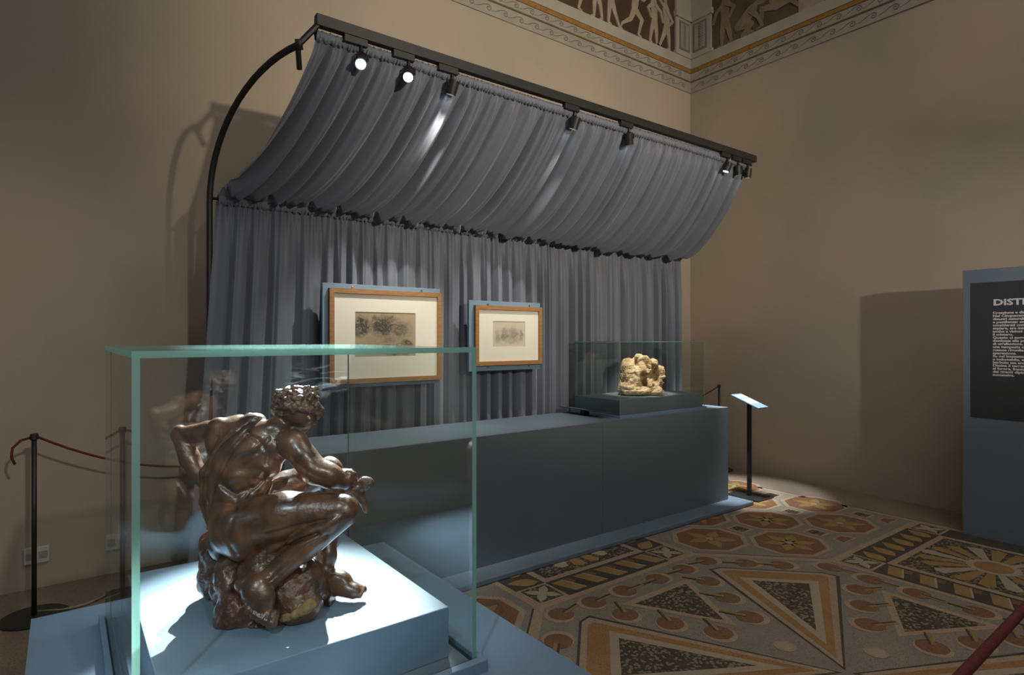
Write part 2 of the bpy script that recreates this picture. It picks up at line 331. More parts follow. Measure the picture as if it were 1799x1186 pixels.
def chain(c, ang, k, m='stone_brown', link=True):
    """disc with pale crescent and a short gold pin, angle = direction of the crescent"""
    r = 0.072; ca, sa = math.cos(ang), math.sin(ang)
    piece('crescent_inlay', rot(disc((c[0]+ca*0.02, c[1]+sa*0.02), r+0.012), k), 0.0030, 'stone_pink')
    piece('disc_inlay', rot(disc(c, r), k), 0.0036, m)
    if link:
        p = (c[0]-ca*0.02, c[1]-sa*0.02); q = (c[0]-ca*0.155, c[1]-sa*0.155); n = (-sa*0.011, ca*0.011)
        piece('pin_inlay', rot(strip((p[0]+n[0], p[1]+n[1]), (q[0]+n[0], q[1]+n[1]), 0.017), k), 0.0042, 'stone_gold')
        piece('pin_black_inlay', rot(strip((p[0]-n[0]*0.6, p[1]-n[1]*0.6), (q[0]-n[0]*0.6, q[1]-n[1]*0.6), 0.010), k), 0.0041, 'stone_black')  # black stone strip beside the gold one
for k in range(4):
    # triangle facing the box
    piece('triangle_border', rot([(-0.295, 1.085), (0.295, 1.085), (0, 0.545)], k), 0.0024, 'stone_pink')
    piece('terrazzo_triangle', rot([(-0.225, 1.04), (0.225, 1.04), (0, 0.625)], k), 0.0034, 'stone_speckled')
    # diagonal arrow of orange stone
    piece('arrow_joint', rot([(0.535, 1.095), (0.625, 1.075), (1.075, 0.625), (1.095, 0.535), (0.015, 0.015)], k), 0.0020, 'stone_black')
    piece('arrow_border', rot([(0.55, 1.075), (0.62, 1.06), (1.06, 0.62), (1.075, 0.55), (0.035, 0.035)], k), 0.0026, 'stone_pink')
    piece('arrow_inlay', rot([(0.57, 1.02), (0.62, 1.015), (1.015, 0.62), (1.02, 0.57), (0.09, 0.09)], k), 0.0032, 'stone_orange')
    piece('triangle_border', rot([(0.575, 0.905), (0.905, 0.575), (0.175, 0.175)], k), 0.0040, 'stone_light')
    piece('terrazzo_triangle', rot([(0.59, 0.825), (0.825, 0.59), (0.275, 0.275)], k), 0.0048, 'stone_speckled')
    # chains of discs
    for x, a in ((-0.645, math.pi+0.25), (-0.40, math.pi+0.1), (-0.145, math.pi), (0.15, 0.0), (0.41, -0.1), (0.65, -0.25)):
        chain((x, 1.195), a, k)
    for (x, y) in ((0.37, 0.985), (0.255, 0.775), (0.14, 0.565)):
        chain((x, y), math.radians(-62), k); chain((-x, y), math.radians(-118), k)
    piece('pebble_border', rot(disc((0, 0.29), 0.052), k), 0.0030, 'stone_pink'); piece('pebble_inlay', rot(disc((0, 0.29), 0.036), k), 0.0036, 'stone_light')
    for i, (x, y) in enumerate(((0.825, 1.01), (0.985, 0.85))): chain((x, y), math.radians(-45), k)

def petal_square(c, s, k):
    x, y = c; h = s/2
    piece('square_border', rot([(x-h, y-h), (x+h, y-h), (x+h, y+h), (x-h, y+h)], k), 0.0034, 'stone_pink'); h -= 0.017
    piece('flower_ground', rot([(x-h, y-h), (x+h, y-h), (x+h, y+h), (x-h, y+h)], k), 0.0040, 'stone_speckled')
    for j in range(4): piece('petal', rot(leaf(c, h*1.2, h*0.62, math.pi/4+j*math.pi/2), k), 0.0048, 'stone_light')
def carpet_box(k):
    y0 = B_+0.02; hw = A_-0.02; s = 0.22; LN = 1.38
    piece('band_ground', rot([(-hw, y0), (hw, y0), (hw, y0+LN), (-hw, y0+LN)], k), 0.0028, 'stone_black')
    for sx in (-1, 1):
        for yy in (y0+s/2, y0+LN-s/2): petal_square((sx*(hw-s/2), yy), s, k)
    # folded ribbon of gold teeth along the octagon side
    n = 5; x0 = -hw+s; dx = (2*(hw-s))/n
    for j in range(n):
        a = x0+dx*(j+0.12)
        piece('tooth_inlay', rot([(a, y0+s-0.03), (a+dx*0.48, y0+s-0.03), (a+dx*0.80, y0+0.03), (a+dx*0.32, y0+0.03)], k), 0.0040, 'stone_gold')
        piece('tooth_edge', rot(strip((a+dx*0.48, y0+s-0.03), (a+dx*0.80, y0+0.03), 0.012), k), 0.0046, 'stone_light')
        piece('tooth_back', rot([(a+dx*0.55, y0+s-0.03), (a+dx*0.80, y0+s-0.03), (a+dx*0.86, y0+s-0.085), (a+dx*0.68, y0+s-0.10)], k), 0.0038, 'stone_brown')
    # leaf ribs along the two flanks
    m_ = 6; dy = (LN-2*s)/m_
    for sx in (-1, 1):
        for j in range(m_):
            c = (sx*(hw-s+0.022), y0+s+dy*(j+0.25)); e = (sx*(hw-0.022), y0+s+dy*(j+0.75))
            L = math.dist(c, e); an = math.atan2(e[1]-c[1], e[0]-c[0])
            piece('leaf_rib', rot(leaf(c, L, 0.105, an), k), 0.0040, 'stone_gold')
    iw = hw-s
    piece('inner_border', rot([(-iw, y0+s), (iw, y0+s), (iw, y0+LN-s), (-iw, y0+LN-s)], k), 0.0036, 'stone_pink'); iw -= 0.045
    piece('inner_ground', rot([(-iw, y0+s+0.045), (iw, y0+s+0.045), (iw, y0+LN-s-0.045), (-iw, y0+LN-s-0.045)], k), 0.0042, 'stone_speckled')
    c = (0, y0+LN/2)
    for j in range(18):
        an = 2*math.pi*j/18; r1, r2 = 0.14, 0.385
        pa = [(r1, -0.018), (r2, -0.045), (r2+0.028, 0), (r2, 0.045), (r1, 0.018)]
        piece('shell_ray', rot([(c[0]+p*math.cos(an)-q*math.sin(an), c[1]+p*math.sin(an)+q*math.cos(an)) for p, q in pa], k), 0.0050, 'stone_gold' if j % 3 else 'stone_light')
    piece('shell_ring', rot(disc(c, 0.145), k), 0.0056, 'stone_light'); piece('shell_heart', rot(disc(c, 0.105), k), 0.0062, 'stone_orange')
carpet_box(0); carpet_box(1)

def oct_tile(c, k, mir, npet):
    def og(r, sq=0.93): return [(c[0]+r*x, c[1]+r*y*sq) for x, y in ((-.42, 1), (.42, 1), (1, .42), (1, -.42), (.42, -1), (-.42, -1), (-1, -.42), (-1, .42))]
    piece('octagon_border', rot(og(0.275), k, mir), 0.0026, 'stone_pink'); piece('octagon_tile', rot(og(0.238), k, mir), 0.0034, 'stone_brown')
    for j in range(npet): piece('petal', rot(leaf(c, 0.195, 0.085, 0.4+2*math.pi*j/npet), k, mir), 0.0042, 'stone_gold')
    piece('flower_heart', rot(disc(c, 0.026, 12), k, mir), 0.0050, 'stone_light')
def small_square(c, k, mir):
    for h, z, m in ((0.078, 0.0026, 'stone_pink'), (0.052, 0.0034, 'stone_speckled')):
        piece('square_tile', rot([(c[0]-h, c[1]-h), (c[0]+h, c[1]-h), (c[0]+h, c[1]+h), (c[0]-h, c[1]+h)], k, mir), z, m)
U0, V0 = 1.435, 1.045    # a tile centre relative to the octagon centre
for mir, umax in ((False, 2.63), (True, 1.75)):
    for a in range(-3, 5):
        for b in range(-1, 4):
            u, v = U0+a*0.388, V0+b*0.402
            if v-0.26 < A_-0.06 or u-0.28 < A_-0.03 or u > umax or v > 2.35: 
                continue
            if u+v < A_+B_+0.36: continue
            if (a+b) % 2 == 0: oct_tile((u, v), 0, mir, 5 if (a+2*b) % 3 else 6)
            else: small_square((u, v), 0, mir)
for u in (1.84, 2.60): 
    piece('half_tile_border', rot([(u-0.11, 0.80), (u+0.11, 0.80), (u+0.065, 0.90), (u-0.065, 0.90)], 0), 0.0026, 'stone_pink'); piece('half_tile', rot([(u-0.08, 0.813), (u+0.08, 0.813), (u+0.045, 0.887), (u-0.045, 0.887)], 0), 0.0034, 'stone_brown')

# ------------------------------------------------------------------ painted frieze with scroll bands
def trim(name, lo, hi, m): return tag(box(name, lo, hi, m), kind='structure')
XL = -6.5; YL = -4.0
zb = [(ZC, 4.612, 0.012, 'frieze_grey'), (4.612, 4.628, 0.018, 'frieze_brown'), (4.628, 4.722, 0.012, 'frieze_grey'), (4.722, 4.768, 0.022, 'frieze_gold'), (4.768, 4.885, 0.030, 'frieze_pale')]
tb = empty('trim_1', (XL/2, 0, ZC)); tb['kind'] = 'structure'
tr_ = empty('trim_2', (0, YL/2, ZC)); tr_['kind'] = 'structure'
nm = {0: 'scroll_band', 1: 'bead_line', 2: 'scroll_band', 3: 'gold_moulding', 4: 'ledge'}
for i, (z0, z1, t, m) in enumerate(zb):
    box(nm[i], (XL, -t, z0), (-t, 0.0, z1), m, tb); box(nm[i], (-t, YL, z0), (0.0, 0.0, z1), m, tr_)
box('painted_ground', (XL, -0.006, 4.885), (-0.30, 0, 6.2), 'frieze_dark', tb)
box('painted_ground', (-0.006, YL, 4.885), (0, -0.31, 6.2), 'frieze_umber', tr_)
# scroll motif, shared mesh
def scroll_mesh(name):
    s = MB(); pts = []
    for i in range(15):
        a = i/14*2.6*math.pi; r = 0.006+0.026*i/14
        pts.append((r*math.cos(a), 0, r*math.sin(a)*0.95))
    ex, ez = pts[-1][0], pts[-1][2]
    for i in range(1, 7): pts.append((ex-0.02-0.128*i/6, 0, ez+0.004-0.050*math.sin(i/6*math.pi/2)))
    s.tube(pts, [0.0045]*15+[0.0042, 0.004, 0.0036, 0.003, 0.0025, 0.002], 5)
    me = bpy.data.meshes.new(name); me.from_pydata(s.v, [], s.f); me.materials.append(M['frieze_line']); smooth(me); return me
sm_ = scroll_mesh('scroll_relief')
def put_scroll(loc, parent, rz, flip=1):
    o = bpy.data.objects.new('scroll_relief', sm_); COL.objects.link(o); o.parent = parent; o.location = Vector(loc)-wloc(parent)
    o.rotation_euler = (0, 0, rz); o.scale = (flip, 1, 1)
for i in range(20):
    for z, off in ((4.548, 0.0), (4.675, 0.06)):
        if i < 19: put_scroll((-0.16-off-i*0.19, -0.012, z), tb, 0)
        if i < 15: put_scroll((-0.012, -0.18-off-i*0.19, z), tr_, math.pi/2, -1)
# corner pilaster (framed grey panels) 
for k_, par in ((0, tb), (1, tr_)):
    def bx(n, a0, a1, z0, z1, t, m):
        if k_ == 0: return box(n, (-a1, -t, z0), (-a0, 0, z1), m, par)
        return box(n, (-t, -a1, z0), (0, -a0, z1), m, par)
    bx('pilaster_face', 0.0, 0.31, 4.885, 6.2, 0.030, 'frieze_pale')
    bx('pilaster_frame', 0.06, 0.255, 4.955, 5.30, 0.034, 'frieze_line'); bx('pilaster_panel', 0.085, 0.23, 4.98, 5.275, 0.037, 'frieze_grey')
    bx('pilaster_ledge', 0.0, 0.33, 4.885, 4.925, 0.042, 'frieze_pale'); bx('pilaster_cap', 0.0, 0.33, 5.33, 5.40, 0.05, 'frieze_pale')
    for q in range(9):
        put_scroll((-0.157, -0.037, 5.0+q*0.03), par, 0, 0.35) if k_ == 0 else put_scroll((-0.037, -0.157, 5.0+q*0.03), par, math.pi/2, 0.35)

# painted nude figures: flat silhouettes standing on the ledge
def capsule2(p, q, r1, r2, n=6):
    p = np.array(p, float); q = np.array(q, float); t = q-p; L = np.linalg.norm(t); t /= L; a0 = math.atan2(t[1], t[0]); out = []
    for i in range(n+1): a = a0+math.pi/2+math.pi*i/n; out.append((p[0]+r1*math.cos(a), p[1]+r1*math.sin(a)))
    for i in range(n+1): a = a0-math.pi/2+math.pi*i/n; out.append((q[0]+r2*math.cos(a), q[1]+r2*math.sin(a)))
    return out
def figure(parent, wall, x, z, sc, pose, m, mir=1, depth=0.006):
    J = dict(pose); seg = [('hip', 'chest', .075, .085), ('chest', 'neck', .075, .035), ('neck', 'head', .03, .05), ('head', 'head2', .055, .05),
         ('hip', 'k1', .065, .042), ('k1', 'f1', .042, .022), ('f1', 't1', .022, .016), ('hip', 'k2', .065, .042), ('k2', 'f2', .042, .022), ('f2', 't2', .022, .016),
         ('chest', 'e1', .042, .028), ('e1', 'h1', .028, .02), ('chest', 'e2', .042, .028), ('e2', 'h2', .028, .02)]
    s = MB(); j = 0
    for a, b, r1, r2 in seg:
        if a not in J or b not in J: continue
        P = capsule2(J[a], J[b], r1*1.1, r2*1.1); n = len(P); t0 = depth; t1 = depth+0.006+0.0007*j; j += 1
        ring = []
        for t in (t0-0.003, t1):
            for (u, v) in P:
                uu, vv = x+mir*u*sc, z+v*sc
                ring.append((uu, -t, vv) if wall == 'b' else (-t, uu, vv))
        s.add(ring, [tuple(range(n)), tuple(range(2*n-1, n-1, -1))]+[(i, n+i, n+(i+1) % n, (i+1) % n) for i in range(n)])
    o = s.obj('painted_figure', m, parent); return o
P_run = dict(hip=(0, .52), chest=(.04, .80), neck=(.06, .93), head=(.08, 1.0), head2=(.09, 1.05), k1=(.20, .36), f1=(.10, .06), t1=(.17, .03), k2=(-.12, .28), f2=(-.34, .14), t2=(-.38, .07), e1=(.24, .74), h1=(.36, .86), e2=(-.16, .68), h2=(-.30, .60))
P_stand = dict(hip=(0, .52), chest=(-.02, .80), neck=(0, .93), head=(.02, 1.0), head2=(.03, 1.05), k1=(.05, .28), f1=(.06, .04), t1=(.13, .02), k2=(-.09, .28), f2=(-.14, .04), t2=(-.08, .02), e1=(.18, .68), h1=(.24, .50), e2=(-.20, .66), h2=(-.10, .50))
P_step = dict(hip=(0, .52), chest=(.03, .80), neck=(.04, .93), head=(.06, 1.0), head2=(.07, 1.05), k1=(.10, .27), f1=(.22, .04), t1=(.29, .03), k2=(-.05, .27), f2=(-.07, .04), t2=(0, .02), e1=(.20, .90), h1=(.32, 1.0), e2=(-.16, .60), h2=(-.02, .46))
P_crouch = dict(hip=(0, .20), chest=(.22, .36), neck=(.30, .44), head=(.36, .46), head2=(.40, .44), k1=(.22, .16), f1=(.06, .04), t1=(.14, .03), k2=(.16, .24), f2=(.18, .04), t2=(.26, .03), e1=(.34, .22), h1=(.40, .06))
P_sit = dict(hip=(0, .30), chest=(.10, .56), neck=(.12, .68), head=(.14, .74), head2=(.15, .79), k1=(.28, .36), f1=(.30, .06), t1=(.38, .04), k2=(-.25, .30), f2=(-.42, .10), t2=(-.46, .05), e1=(-.12, .46), h1=(-.28, .56), e2=(.30, .60), h2=(.44, .72))
random.seed(5)
for x, p, mi in ((-0.46, P_step, -1), (-0.68, P_stand, 1), (-1.02, P_run, 1), (-1.40, P_step, 1), (-1.62, P_stand, -1), (-1.94, P_run, 1), (-2.28, P_step, -1), (-2.60, P_run, -1), (-3.0, P_stand, 1)):
    figure(tb, 'b', x, 4.885, 0.60, p, 'frieze_figure', mi)
for y, p, mi, sc in ((-0.48, P_stand, 1, 0.62), (-0.66, P_crouch, -1, 0.72), (-1.12, P_sit, 1, 0.62), (-1.75, P_run, 1, 0.6), (-2.2, P_stand, 1, 0.6)):
    figure(tr_, 'r', y, 4.885, sc, p, 'frieze_umber_figure', mi)
box('painted_plinth', (-0.020, -1.62, 4.885), (0, -1.36, 5.35), 'frieze_figure', tr_)

# ------------------------------------------------------------------ console (long plinth in front of the curtain)
YF = -1.415; XCR = -1.355; XCL = -5.25; YBK = -0.80
con = empty('display_console', (-3.3, -1.1, 0), 'long slate-blue display console standing in front of the gathered curtain', 'console')
box('floor_plate', (XCL-0.1, -1.585, 0.004), (-1.22, -0.80, 0.04), 'paint_console', con, 0.008)
for a, b in ((XCL, -2.9505), (-2.9495, XCR)):
    box('front_panel', (a, YF, 0.038), (b, YF+0.03, 0.872), 'paint_blue_shaded', con, 0.0012)
box('body', (XCL+0.01, YF+0.028, 0.038), (XCR-0.01, YBK, 0.855), 'paint_blue_shaded', con)
box('end_panel', (XCR-0.03, YF+0.028, 0.038), (XCR-0.0005, YBK, 0.855), 'paint_blue_shaded', con, 0.0)
box('top_panel', (XCL, YF+0.0295, 0.853), (XCR, YBK, 0.872), 'paint_console', con, 0.0015)

# ------------------------------------------------------------------ glass vitrines
def pane_case(name, x0, x1, y0, y1, z0, z1, t, label, gl='glass'):
    c = empty(name, ((x0+x1)/2, (y0+y1)/2, z0), label, 'glass case')
    def pane(n, lo, hi, axis, clear=()):
        o = MB().box(lo, hi).obj(n, [gl, 'glass_edge'], c)
        for p in o.data.polygons:
            nn = p.normal; ed = abs(nn[axis]) < 0.9
            if ed and any(nn.dot(Vector(q)) > 0.9 for q in clear): ed = False
            p.material_index = 1 if ed else 0
        return o
    pane('front_pane', (x0+t+0.0003, y0, z0), (x1-t-0.0003, y0+t, z1-t), 1, ((-1, 0, 0), (1, 0, 0)))
    pane('rear_pane', (x0+t+0.0003, y1-t, z0), (x1-t-0.0003, y1, z1-t), 1, ((-1, 0, 0), (1, 0, 0), (0, 0, 1)))
    pane('side_pane', (x0, y0, z0), (x0+t, y1, z1-t), 0, ((0, 1, 0),)); pane('side_pane', (x1-t, y0, z0), (x1, y1, z1-t), 0, ((0, 1, 0),))
    pane('top_pane', (x0, y0, z1-t), (x1, y1, z1), 2)
    for xx in (x0+t-0.001, x1-t-0.0015): box('corner_joint', (xx, y1-t-0.0025, z0), (xx+0.0025, y1-t, z1-t), 'joint_dark', c)
    return c
# near vitrine stand
GX0, GX1, GY0, GY1, GZ0, GZ1 = -6.085, -5.512, -3.600, -2.955, 0.866, 1.481
st = empty('plinth', (-5.78, -3.3, 0), 'broad pale blue plinth carrying the glass case with the brown statuette', 'plinth')
box('body', (-6.19, -3.86, 0), (-5.37, -2.84, 0.83), 'paint_blue_shaded', st)
s = MB()
cr = 0.09
pl = [(-6.22, -2.81), (-6.22, -3.92), (-5.345, -3.92)] + [(-5.345, -2.81)]
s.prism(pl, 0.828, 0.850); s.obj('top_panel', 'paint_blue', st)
for lo, hi in (((GX0-0.012, GY0-0.02, 0.848), (GX1+0.014, GY0-0.002, 0.874)), ((GX0-0.012, GY1+0.002, 0.848), (GX1+0.014, GY1+0.018, 0.874)),
               ((GX0-0.012, GY0-0.002, 0.848), (GX0-0.001, GY1+0.002, 0.874)), ((GX1+0.001, GY0-0.002, 0.848), (GX1+0.014, GY1+0.002, 0.874))):
    box('base_rail', lo, hi, 'paint_blue', st, 0.002)
box('case_floor', (GX0+0.001, GY0+0.001, 0.848), (GX1-0.001, GY1-0.001, 0.866), 'paint_blue_shaded', st)
PZ = 0.966
ped = tag(box('pedestal_block', (-6.045, -3.556, 0.866), (-5.548, -2.985, PZ), 'paint_blue', None, 0.002), 'low pale blue pedestal block inside the near glass case', 'pedestal')
pane_case('glass_case', GX0, GX1, GY0, GY1, GZ0, GZ1, 0.010, 'large glass case with green edges enclosing the brown crouching statuette', 'glass_wiped')

# far vitrine
FX0, FX1, FY0, FY1 = -2.684, -1.600, -1.340, -0.800
fb = tag(MB().box((FX0+0.012, FY0+0.012, 0.872), (FX1-0.012, FY1-0.012, 1.006), 0.002).obj('pedestal_block', 'paint_blue_shaded'), 'low slate-blue pedestal block under the terracotta model on the console', 'pedestal')
br = empty('base_rail', ((FX0+FX1)/2, -1.1, 0.872), 'thin pale blue rail around the foot of the small glass case', 'rail')
for lo, hi in (((FX0-0.014, FY0-0.014, 0.871), (FX1+0.014, FY0-0.001, 0.890)), ((FX0-0.014, FY1+0.001, 0.871), (FX1+0.014, FY1+0.012, 0.890)),
               ((FX0-0.014, FY0-0.001, 0.871), (FX0-0.001, FY1+0.001, 0.890)), ((FX1+0.001, FY0-0.001, 0.871), (FX1+0.014, FY1+0.001, 0.890))):
    box('rail_bar', lo, hi, 'paint_blue', br)
pane_case('glass_case', FX0, FX1, FY0, FY1, 0.8715, 1.469, 0.008, 'clear glass case on the console enclosing the rough terracotta model')

# caption plates
def caption(c, ang, label):
    e = empty('caption_stand', (c[0], c[1], 0.872), label, 'caption')
    ca, sa = math.cos(ang), math.sin(ang)
    def tr(p): return (c[0]+p[0]*ca-p[1]*sa, c[1]+p[0]*sa+p[1]*ca, 0.872+p[2])
    s = MB().box((-0.02, -0.03, 0), (0.02, 0.03, 0.04)); s.v = [tr(p) for p in s.v]; s.obj('foot', 'black_metal', e)
    s = MB().box((-0.24, -0.06, 0.0), (0.24, 0.06, 0.006)); s.v = [tr((p[0], p[1], p[2]+0.030+(p[1]+0.07)*0.12)) for p in s.v]; s.obj('plate', 'black_print', e)
    s = MB().box((0.02, -0.045, 0.0), (0.20, 0.045, 0.002)); s.v = [tr((p[0], p[1], p[2]+0.0358+(p[1]+0.07)*0.12)) for p in s.v]; s.obj('sheet', 'paint_blue', e)
caption((-2.775, -1.04), math.radians(90), 'small dark caption plate tilted on the console beside the far glass case')

# ------------------------------------------------------------------ curtain frame: posts, arcs, rods, light bar
YR = -0.72; ZR = 2.315; XC0, XC1 = -5.44, -1.13
YB_, ZB = -1.52, 3.125; XB0, XB1 = -5.125, -1.10
fr = empty('canopy_frame', (-3.3, -0.9, 0), 'black tubular frame with curved arms carrying the curtain and the light bar', 'frame')
def arc_tube(xp, xe, sgn):
    YR = -0.72 if sgn < 0 else -0.62
    pts = [(xp, YR, 0.0), (xp, YR, 1.2), (xp, YR, 2.2)]
    y1, z1 = YB_+0.03, 2.985
    for i in range(0, 17):
        a = math.pi/2*i/16; pts.append((xp+(xe-xp)*(1-math.cos(a)), YR-(YR-y1)*(1-math.cos(a)), 2.28+(z1-2.28)*math.sin(a)))
    MB().tube(pts, 0.017, 12).obj('arc_tube', 'black_metal', fr, True)
    MB().lathe((xp, YR, 0.004), [(0.11, 0), (0.11, 0.008), (0.02, 0.012)], 24).obj('foot_plate', 'black_metal', fr)
    return pts[-1]
eL = arc_tube(-5.475, -5.205, -1); eR = arc_tube(-1.20, -1.20, 1)
MB().tube([(-5.475, YR, ZR), (-1.15, YR, ZR)], 0.009, 10).obj('curtain_rod', 'black_metal', fr, True)
MB().tube([(-5.14, YB_+0.035, ZB-0.045), (-1.10, YB_+0.035, ZB-0.045)], 0.010, 8).obj('header_rod', 'black_metal', fr, True)
for e, xb in ((eL, XB0+0.02), (eR, XB1-0.10)):
    e = Vector(e)
    MB().tube([e+Vector((-0.012, 0.0, 0)), e+Vector((0.02, -0.01, 0.005))], 0.026, 12).obj('clamp', 'black_metal', fr, True)
    MB().tube([e+Vector((0.0, 0, 0)), Vector((xb, YB_, ZB-0.01))], 0.016, 8).obj('bracket', 'black_metal', fr)
    if xb < -4: MB().tube([e, e+Vector((0.03, 0.07, -0.09))], 0.014, 8).obj('brace', 'black_metal', fr)
box('light_bar', (XB0, YB_-0.022, ZB-0.028), (XB1, YB_+0.022, ZB+0.030), 'black_metal', fr, 0.002)

# ------------------------------------------------------------------ curtains
def pleat_profile(n, x0, x1, pitch, seed, sharp=0.75):
    rs = np.random.RandomState(seed); xs = np.linspace(x0, x1, n)
    k = int((x1-x0)/pitch)+4; w_ = rs.uniform(0.55, 1.5, k); e = np.cumsum(w_); e = x0-pitch*0.5+(e-e[0])/(e[-1]-e[0])*(x1-x0+pitch)
    amp = rs.uniform(0.45, 1.0, k); ph = np.interp(xs, e, np.arange(k)*2*math.pi); am = np.interp(xs, e, amp)
    s_ = np.sin(ph); y = np.sign(s_)*np.abs(s_)**sharp
    if sharp < 0: y = 1-2*np.abs(np.sin(ph/2))**(-sharp)
    return xs, y*am, ph
def grid_faces(nx, ny):
    i = np.arange(nx-1)[:, None]; j = np.arange(ny-1)[None, :]; a = (i*ny+j)
    return np.stack([a, a+1, a+ny+1, a+ny], -1).reshape(-1, 4)
drape = empty('curtain', (-3.3, YR, 0), 'grey-blue gathered curtain hanging in pleats with a swagged canopy above', 'curtain')
NX = 1500
# hanging part
xs, pl1, ph1 = pleat_profile(NX, XC0, XC1, 0.125, 3, -0.8)
_, pl2, _ = pleat_profile(NX, XC0, XC1, 0.042, 8, 1.0)
zz = np.concatenate([np.linspace(ZR-0.012, ZR-0.30, 15), np.linspace(ZR-0.36, 0.01, 26)]); NZ = len(zz)
t = (ZR-0.012-zz)/(ZR-0.02)
amp = 0.004+0.044*np.clip(t/0.16, 0, 1)**0.8+0.012*t
fine = 0.011*np.exp(-t*22)
Yc = YR+0.010+pl1[:, None]*amp[None]+pl2[:, None]*(fine[None]+0.004)
Xc = xs[:, None]+0.010*np.cos(ph1)[:, None]*np.clip(t*5, 0, 1)[None] - 0.16*((XC1-xs)/(XC1-XC0))[:, None]**6*(t[None]**1.2)
Vv = np.stack([Xc, Yc, np.broadcast_to(zz[None], Xc.shape)], -1).reshape(-1, 3)
mesh_obj('hanging_cloth', Vv, grid_faces(NX, NZ), 'fabric', drape, True)
# ruffled heading over a rod
def ruffle(name, x0, x1, yc, zc, h, seed, lean=0.0):
    NXr = 2000; xr, a, p = pleat_profile(NXr, x0, x1, 0.030, seed, 1.0); _, b, _ = pleat_profile(NXr, x0, x1, 0.017, seed+1, 1.0)
    rows = 13; V = []
    for r in range(rows):
        th = -math.pi/2+2*math.pi*0.92*r/(rows-1)      # goes round the rod
        u = math.sin(th)*0.5; rad = 0.025+0.004*math.sin(r*1.7)
        y = yc-math.cos(th)*rad + (0.006*a+0.004*b)*(1 if r % 2 else -0.4)*0.8
        z = zc+u*h + 0.009*b*math.cos(th) + 0.006*a + 0.004*np.sin(xr*2.3)
        V.append(np.stack([xr+0.004*b*math.sin(r), y, z], -1))
    V = np.stack(V, 1).reshape(-1, 3)
    return mesh_obj(name, V, grid_faces(NXr, rows), 'fabric', drape, True)
ruffle('gathered_heading', XC0+0.01, XC1, YR, ZR, 0.062, 21)
ruffle('gathered_heading', XB0+0.01, XB1-0.10, YB_+0.03, ZB-0.065, 0.055, 31)
# canopy part
NXc = 1500; NT = 46
u_, cp, cph = pleat_profile(NXc, 0, 1, 0.032, 12, -0.75); _, cq, _ = pleat_profile(NXc, 0, 1, 0.011, 15, 1.0); _, cr2, _ = pleat_profile(NXc, 0, 1, 0.060, 44, 1.0)
T = np.linspace(0, 1, NT)
P0 = np.array([YR-0.012, ZR+0.012]); P1 = np.array([YR-0.16, ZR-0.10]); P2 = np.array([YB_+0.26, ZR+0.30]); P3 = np.array([YB_+0.035, ZB-0.085])
bz = ((1-T)**3)[:, None]*P0+(3*(1-T)**2*T)[:, None]*P1+(3*(1-T)*T**2)[:, None]*P2+(T**3)[:, None]*P3
dv = np.gradient(bz, axis=0); dv /= np.linalg.norm(dv, axis=1)[:, None]; nrm = np.stack([-dv[:, 1], dv[:, 0]], -1); nrm *= np.sign(-nrm[:, 0:1]+1e-9)   # outward/down
env = np.sin(math.pi*np.clip(T, 0, 1))**0.55
big = 0.012+0.052*env
# folds lean: phase shift along the drop
def shifted(arr, sh): return np.stack([np.interp(np.clip(u_+s_, 0, 1), u_, arr) for s_ in sh], 1)
lean = 0.030*(1-T)**2.0
f1 = shifted(cp, lean); f2 = shifted(cr2, lean*1.6); f3 = shifted(cq, lean)
off = f1*big[None]+f2*(0.035*env*(1-T)**0.7)[None]+f3*(0.006+0.030*np.exp(-T*9)+0.008*np.exp(-(1-T)*16))[None]
sag = 0.020*env[None]*np.sin(u_*9+1)[:, None]
off = (-off+sag)*np.clip(T/0.10+0.06, 0, 1)[None]*np.clip((1-T)/0.06+0.15, 0, 1)[None]
xa = XC0+(XC1-XC0)*u_; xb = XB0+0.01+(XB1-0.12-XB0)*u_
X_ = xa[:, None]*(1-T)[None]+xb[:, None]*T[None]
chord = P0[None]*(1-T)[:, None]+P3[None]*T[:, None]; bell = (0.5+0.5*np.clip(u_*2.2, 0, 1))[:, None]
BY = chord[None, :, 0]+(bz-chord)[None, :, 0]*bell; BZ = chord[None, :, 1]+(bz-chord)[None, :, 1]*bell
Y_ = BY+off*nrm[None, :, 0]; Z_ = BZ+off*nrm[None, :, 1]
mesh_obj('canopy_cloth', np.stack([X_, Y_, Z_], -1).reshape(-1, 3), grid_faces(NXc, NT), 'fabric', drape, True)

